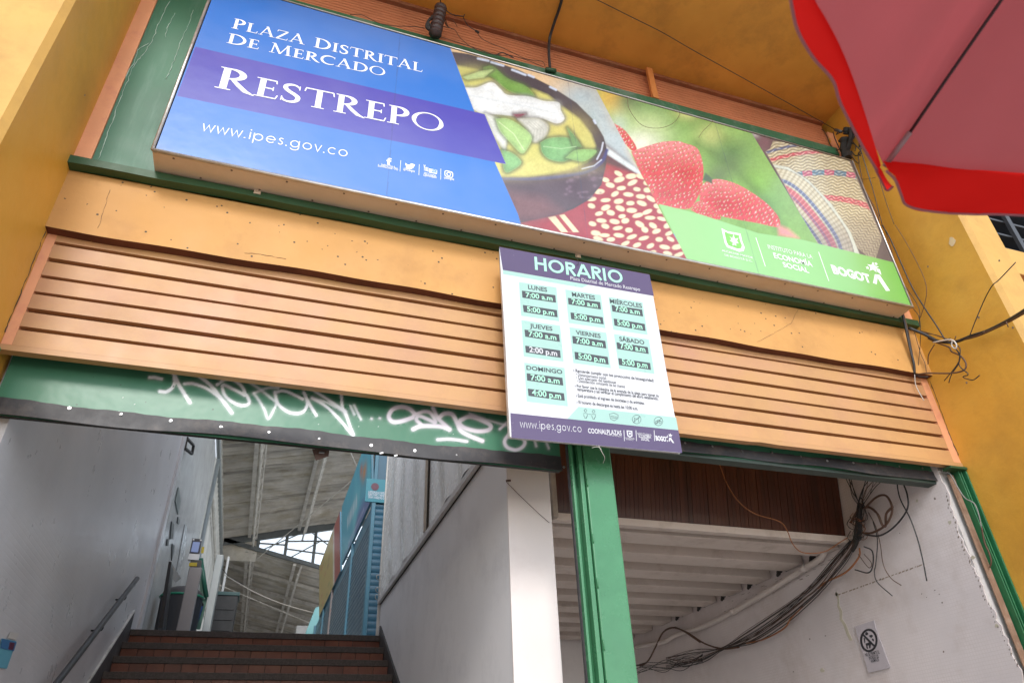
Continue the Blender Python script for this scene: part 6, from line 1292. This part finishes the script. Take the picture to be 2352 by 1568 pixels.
for P in ([(520, 400), (455, 435), (480, 400)], [(640, 540), (700, 570), (690, 640)], [(640, 690), (700, 770), (740, 790), (730, 680), (760, 640)], [(650, 520), (690, 560), (770, 660), (700, 700), (640, 640)], [(740, 560), (770, 600), (740, 680), (760, 700)], [(430, 640), (380, 560), (330, 440), (290, 380), (245, 370)], [(430, 640), (500, 620), (540, 590)], [(415, 400), (440, 490), (490, 600), (510, 650)], [(690, 430), (740, 510), (740, 600)]):
    cable([aX(*cV(*p), 4.25+random.uniform(-.02, .02)) for p in P], .0045, random.choice([CAB, CABB, CAB]), CBK, 'wire')
# wires running down the corner to the bunch
DW = thing('corner_wires', 'loose wires dropping down the corner between sign and right pier', 'wires', tuple(aX(*cF(1500, 300), 4.2)))
for P, r_, m_, x_ in (([(750, 580), (790, 720), (850, 920), (930, 1180), (1000, 1460)], .003, CAB, 4.2), ([(760, 620), (880, 1000), (960, 1300), (1030, 1560)], .003, CAB, 4.22), ([(1000, 1010), (1080, 1280), (1180, 1560)], .0025, CAB, 4.3), ([(740, 790), (780, 1000), (800, 1100), (880, 1250), (980, 1450), (985, 1560)], .004, CABB, 4.28), ([(690, 930), (750, 990), (860, 990), (950, 970)], .002, CABB, 4.28)):
    cable([aX(*cV(*p), x_) for p in P], r_, m_, DW, 'wire')
for P, r_, m_, x_ in (([(1390, 0), (1440, 80), (1530, 280), (1600, 430), (1680, 560), (1760, 680), (1820, 780)], .005, CAB, 4.26), ([(1480, 0), (1550, 110), (1650, 300), (1690, 420), (1680, 520), (1650, 620)], .0025, CABB, 4.26), ([(1350, -20), (1400, 160), (1460, 300), (1560, 430), (1640, 560), (1640, 680)], .0025, CAB, 4.24), ([(1400, 0), (1440, 120), (1480, 260)], .003, CABB, 4.26),
    ([(1525, 590), (1550, 690), (1580, 830), (1605, 930), (1610, 1000)], .009, CAB, 4.18), ([(1535, 600), (1565, 720), (1590, 850), (1612, 990)], .007, CABB, 4.2), ([(1600, 560), (1640, 620), (1650, 750), (1630, 1000)], .0025, CAB, 4.25), ([(1610, 720), (1650, 860), (1680, 930), (1690, 1000)], .0022, CAB, 4.27), ([(1610, 1000), (1620, 1080), (1672, 1178)], .0028, CABW, 4.18), ([(1745, 800), (1705, 870), (1700, 935)], .004, CABB, 4.3), ([(1590, 940), (1625, 1010), (1700, 1020)], .006, DARK, 4.2)):
    cable([aX(*cF(*p), x_) for p in P], r_, m_, DW, 'wire')
BC = thing('service_cable', 'thick black service cables tied together on the right pier', 'cable', tuple(aX(*cF(1850, 780), 4.25)))
def F3(P): return [aX(*cF(*p[:2]), p[2]) for p in P]
cable(F3([(2480, 480, 4.0), (2346, 575, 4.1), (2230, 645, 4.2), (2100, 710, 4.26), (1990, 745, 4.28), (1880, 785, 4.29), (1770, 780, 4.28), (1680, 735, 4.24), (1570, 690, 4.18)]), .011, CAB, BC)
cable(F3([(2480, 520, 4.0), (2346, 592, 4.1), (2230, 655, 4.2), (2030, 745, 4.27), (1880, 780, 4.29)]), .007, CABB, BC)
cable(F3([(1700, 760, 4.26), (1760, 790, 4.28), (1840, 820, 4.28), (1860, 850, 4.28), (1920, 880, 4.27), (1955, 930, 4.27), (1940, 975, 4.26), (1850, 995, 4.24), (1700, 995, 4.2), (1610, 1005, 4.2)]), .006, CABB, BC)
for P in ([(1820, 770), (1900, 850), (1910, 920), (1860, 1000), (1840, 1060)], [(1830, 780), (1910, 860), (1900, 930), (1810, 1045)], [(1860, 790), (1915, 830), (1910, 940), (1970, 1000), (1935, 1020), (2000, 1040), (2048, 1008)], [(1650, 710), (1720, 730), (1830, 765)], [(1640, 720), (1760, 740), (1840, 775)], [(1980, 745), (2020, 640), (2080, 500), (2130, 410), (2180, 365), (2290, 250)], [(1740, 790), (1800, 780), (1850, 760)], [(2020, 740), (2040, 720)], [(2225, 650), (2240, 685)], [(1880, 770), (1888, 745)], [(2060, 735), (2080, 712)]):
    cable(F3([(p[0], p[1], 4.25 if p[0] < 2100 else 4.12) for p in P]), .0035, random.choice([CABB, CAB]), BC, 'wire')
cable(F3([(1735, 788, 4.2), (1850, 770, 4.2), (1890, 800, 4.2), (1885, 830, 4.2), (1860, 810, 4.2), (1865, 770, 4.2)]), .005, CABW, BC, 'tie')
# wire on the right jamb
cable([aX(*cI(*p), 4.24) for p in [(1815, 115), (1860, 180), (1905, 260), (1950, 325), (2010, 360), (2040, 430), (2060, 520)]], .004, plain('grey_twisted_cable', (.22, .21, .2), .5), label='pale twisted cable curling down over the right shutter guide', cat='cable')
cable([aX(*cI(*p), 4.26) for p in [(2060, 520), (2080, 620), (2110, 690), (2125, 750), (2115, 790)]], .005, CABB, label='dark cable end hanging against the right green guide', cat='cable')
# paint drips on the green sheet
PD = thing('paint_drips', 'white paint drips running down the green sheet left of the sign', 'drips', (-1, 3.14, 4))
for P in ([(1140, 10), (1070, 150), (1030, 260), (960, 370), (905, 430), (860, 540), (810, 660), (760, 800), (710, 940), (660, 1075)], [(1000, 290), (930, 340), (900, 420), (840, 520), (780, 620), (720, 760), (690, 860), (640, 1000)], [(1300, 70), (1260, 180), (1210, 300), (1160, 430), (1120, 530)], [(920, 330), (880, 410), (820, 540), (760, 640)], [(1180, 90), (1130, 180), (1110, 250)]):
    q = MB(); PP = spline([aY(*cA(*p), 3.148) for p in P], 6); PP = [p+np.array([random.uniform(-.004, .004), 0, 0]) for p in PP]; q.tube(PP, [random.choice([.0012, .002, .0026]) for _ in PP], 4); q.build('drip', mat('pale_drip', (.42, .55, .48), .6), PD, smooth=True)

def crack(P, r, parent=FB, name='crack'):
    PP = []
    for a_, b_ in zip(P[:-1], P[1:]):
        for t in np.linspace(0, 1, 7)[:-1]: PP.append(a_+(b_-a_)*t+np.array([0, 0, 0])+np.random.default_rng(len(PP)).uniform(-.003, .003, 3)*np.array([1, .2, 1]))
    q = MB(); q.tube(PP, [r*random.uniform(.4, 1.4) for _ in PP], 4); return q.build(name, DARK, parent)
crack([aX(*cF(*p), 4.349) for p in ((1712, 1045), (1745, 1130), (1785, 1240), (1830, 1365), (1870, 1470), (1915, 1560))], .0022)
crack([aX(*cF(*p), 4.349) for p in ((1600, 700), (1650, 860), (1690, 990))], .0014)
crack([aX(*cD(*p), -1.268) for p in ((310, 40), (245, 190), (150, 430), (70, 620), (25, 735))], .002)
crack([aX(*cA(*p), -1.268) for p in ((490, 1135), (440, 1250), (350, 1430), (310, 1540))], .002)
crack([aY(*cA(*p), 3.1635) for p in ((740, 1275), (700, 1400), (650, 1560))], .0009)
crack([aY(*cF(*p), 3.1635) for p in ((830, 560), (780, 660), (660, 730), (530, 795))], .0008)
crack([aY(*cD(*p), 3.1635) for p in ((1640, 185), (1800, 205), (1950, 235))], .0009)
for (x_, y_, r_) in ((940, 640, 5), (570, 640, 5), (1600, 1330, 3)):
    c_ = aX(*cA(x_, y_), -1.2685); q = MB(); q.slab([(c_[0], c_[1]+.004*r_*.3*math.cos(k*.9)*random.uniform(.6, 1.2), c_[2]+.004*r_*.5*math.sin(k*.9)*random.uniform(.6, 1.2)) for k in range(7)], (.001, 0, 0)); q.build('paint_chip', CHP, FB)
for (x_, y_) in ((1700, 280), (2270, 690), (1960, 1060), (2180, 240), (1610, 1100), (2040, 620)):
    c_ = aX(*cF(x_, y_), 4.3485); q = MB(); q.slab([(c_[0], c_[1]+.007*math.cos(k*.9)*random.uniform(.5, 1.3), c_[2]+.009*math.sin(k*.9)*random.uniform(.5, 1.3)) for k in range(7)], (-.001, 0, 0)); q.build('paint_chip', CHP, FB)
# ------------------------------------------------------------------ neighbour front seen past the right pier
NB = thing('neighbour_front', 'neighbouring shop front with dark grilles behind the right pier', 'building', (5.5, 3.3, GZ))
q = MB(); q.box(4.66, 9, 3.6, 3.8, 3.62, 6.2); q.build('dark_glazing', plain('dark_glass', (.02, .022, .028), .2), NB)
for k in range(7): q = MB(); q.box(4.70, 9, 3.42, 3.59, 4.14+k*.2, 4.165+k*.2, bev=.003); q.build('louvre_blade', plain('blade_grey', (.05, .055, .065), .4), NB)
for x in (5.28, 5.9, 6.6): q = MB(); q.box(x, x+.06, 3.38, 3.415, 4.05, 6.2); q.build('grille_bar', MATS['blade_grey'], NB)
q = MB(); q.box(4.66, 9, 3.15, 3.59, 3.72, 4.02, bev=.01); q.build('beam', YELF, NB)
q = MB(); q.box(4.66, 9, 3.30, 3.59, GZ, 3.60); q.build('wall', mat('red_wall', (.35, .06, .06), .6, var=.2), NB)
cable([(4.7, 3.1, 3.70), (4.95, 3.1, 3.66), (5.3, 3.1, 3.55), (6, 3.1, 3.4)], .014, CABW, label='pale cable running from behind the right pier along the neighbouring beam', cat='cable')
cable([(4.7, 3.3, 4.66), (5.0, 3.3, 4.55), (5.4, 3.3, 4.42), (6, 3.3, 4.3)], .008, mat('grey_cable', (.16, .16, .16), .5), label='grey cable slung across the dark grille past the pier', cat='cable')
# scars on the yellow pier
for cpx, s_, lb in (((1862, 110), .03, 'pale chipped plaster scar high on the right yellow pier'),):
    q = MB(); c_ = aX(*cF(*cpx), 4.348); P = [(c_[0], c_[1]+s_*(.6+.5*random.random())*math.cos(k*.5), c_[2]+s_*1.3*(.6+.5*random.random())*math.sin(k*.5)) for k in range(12)]; q.slab(P, (-.002, 0, 0)); q.build('plaster_scar', mat('scar', (.55, .42, .26), .9, var=.3), label=lb, cat='scar')
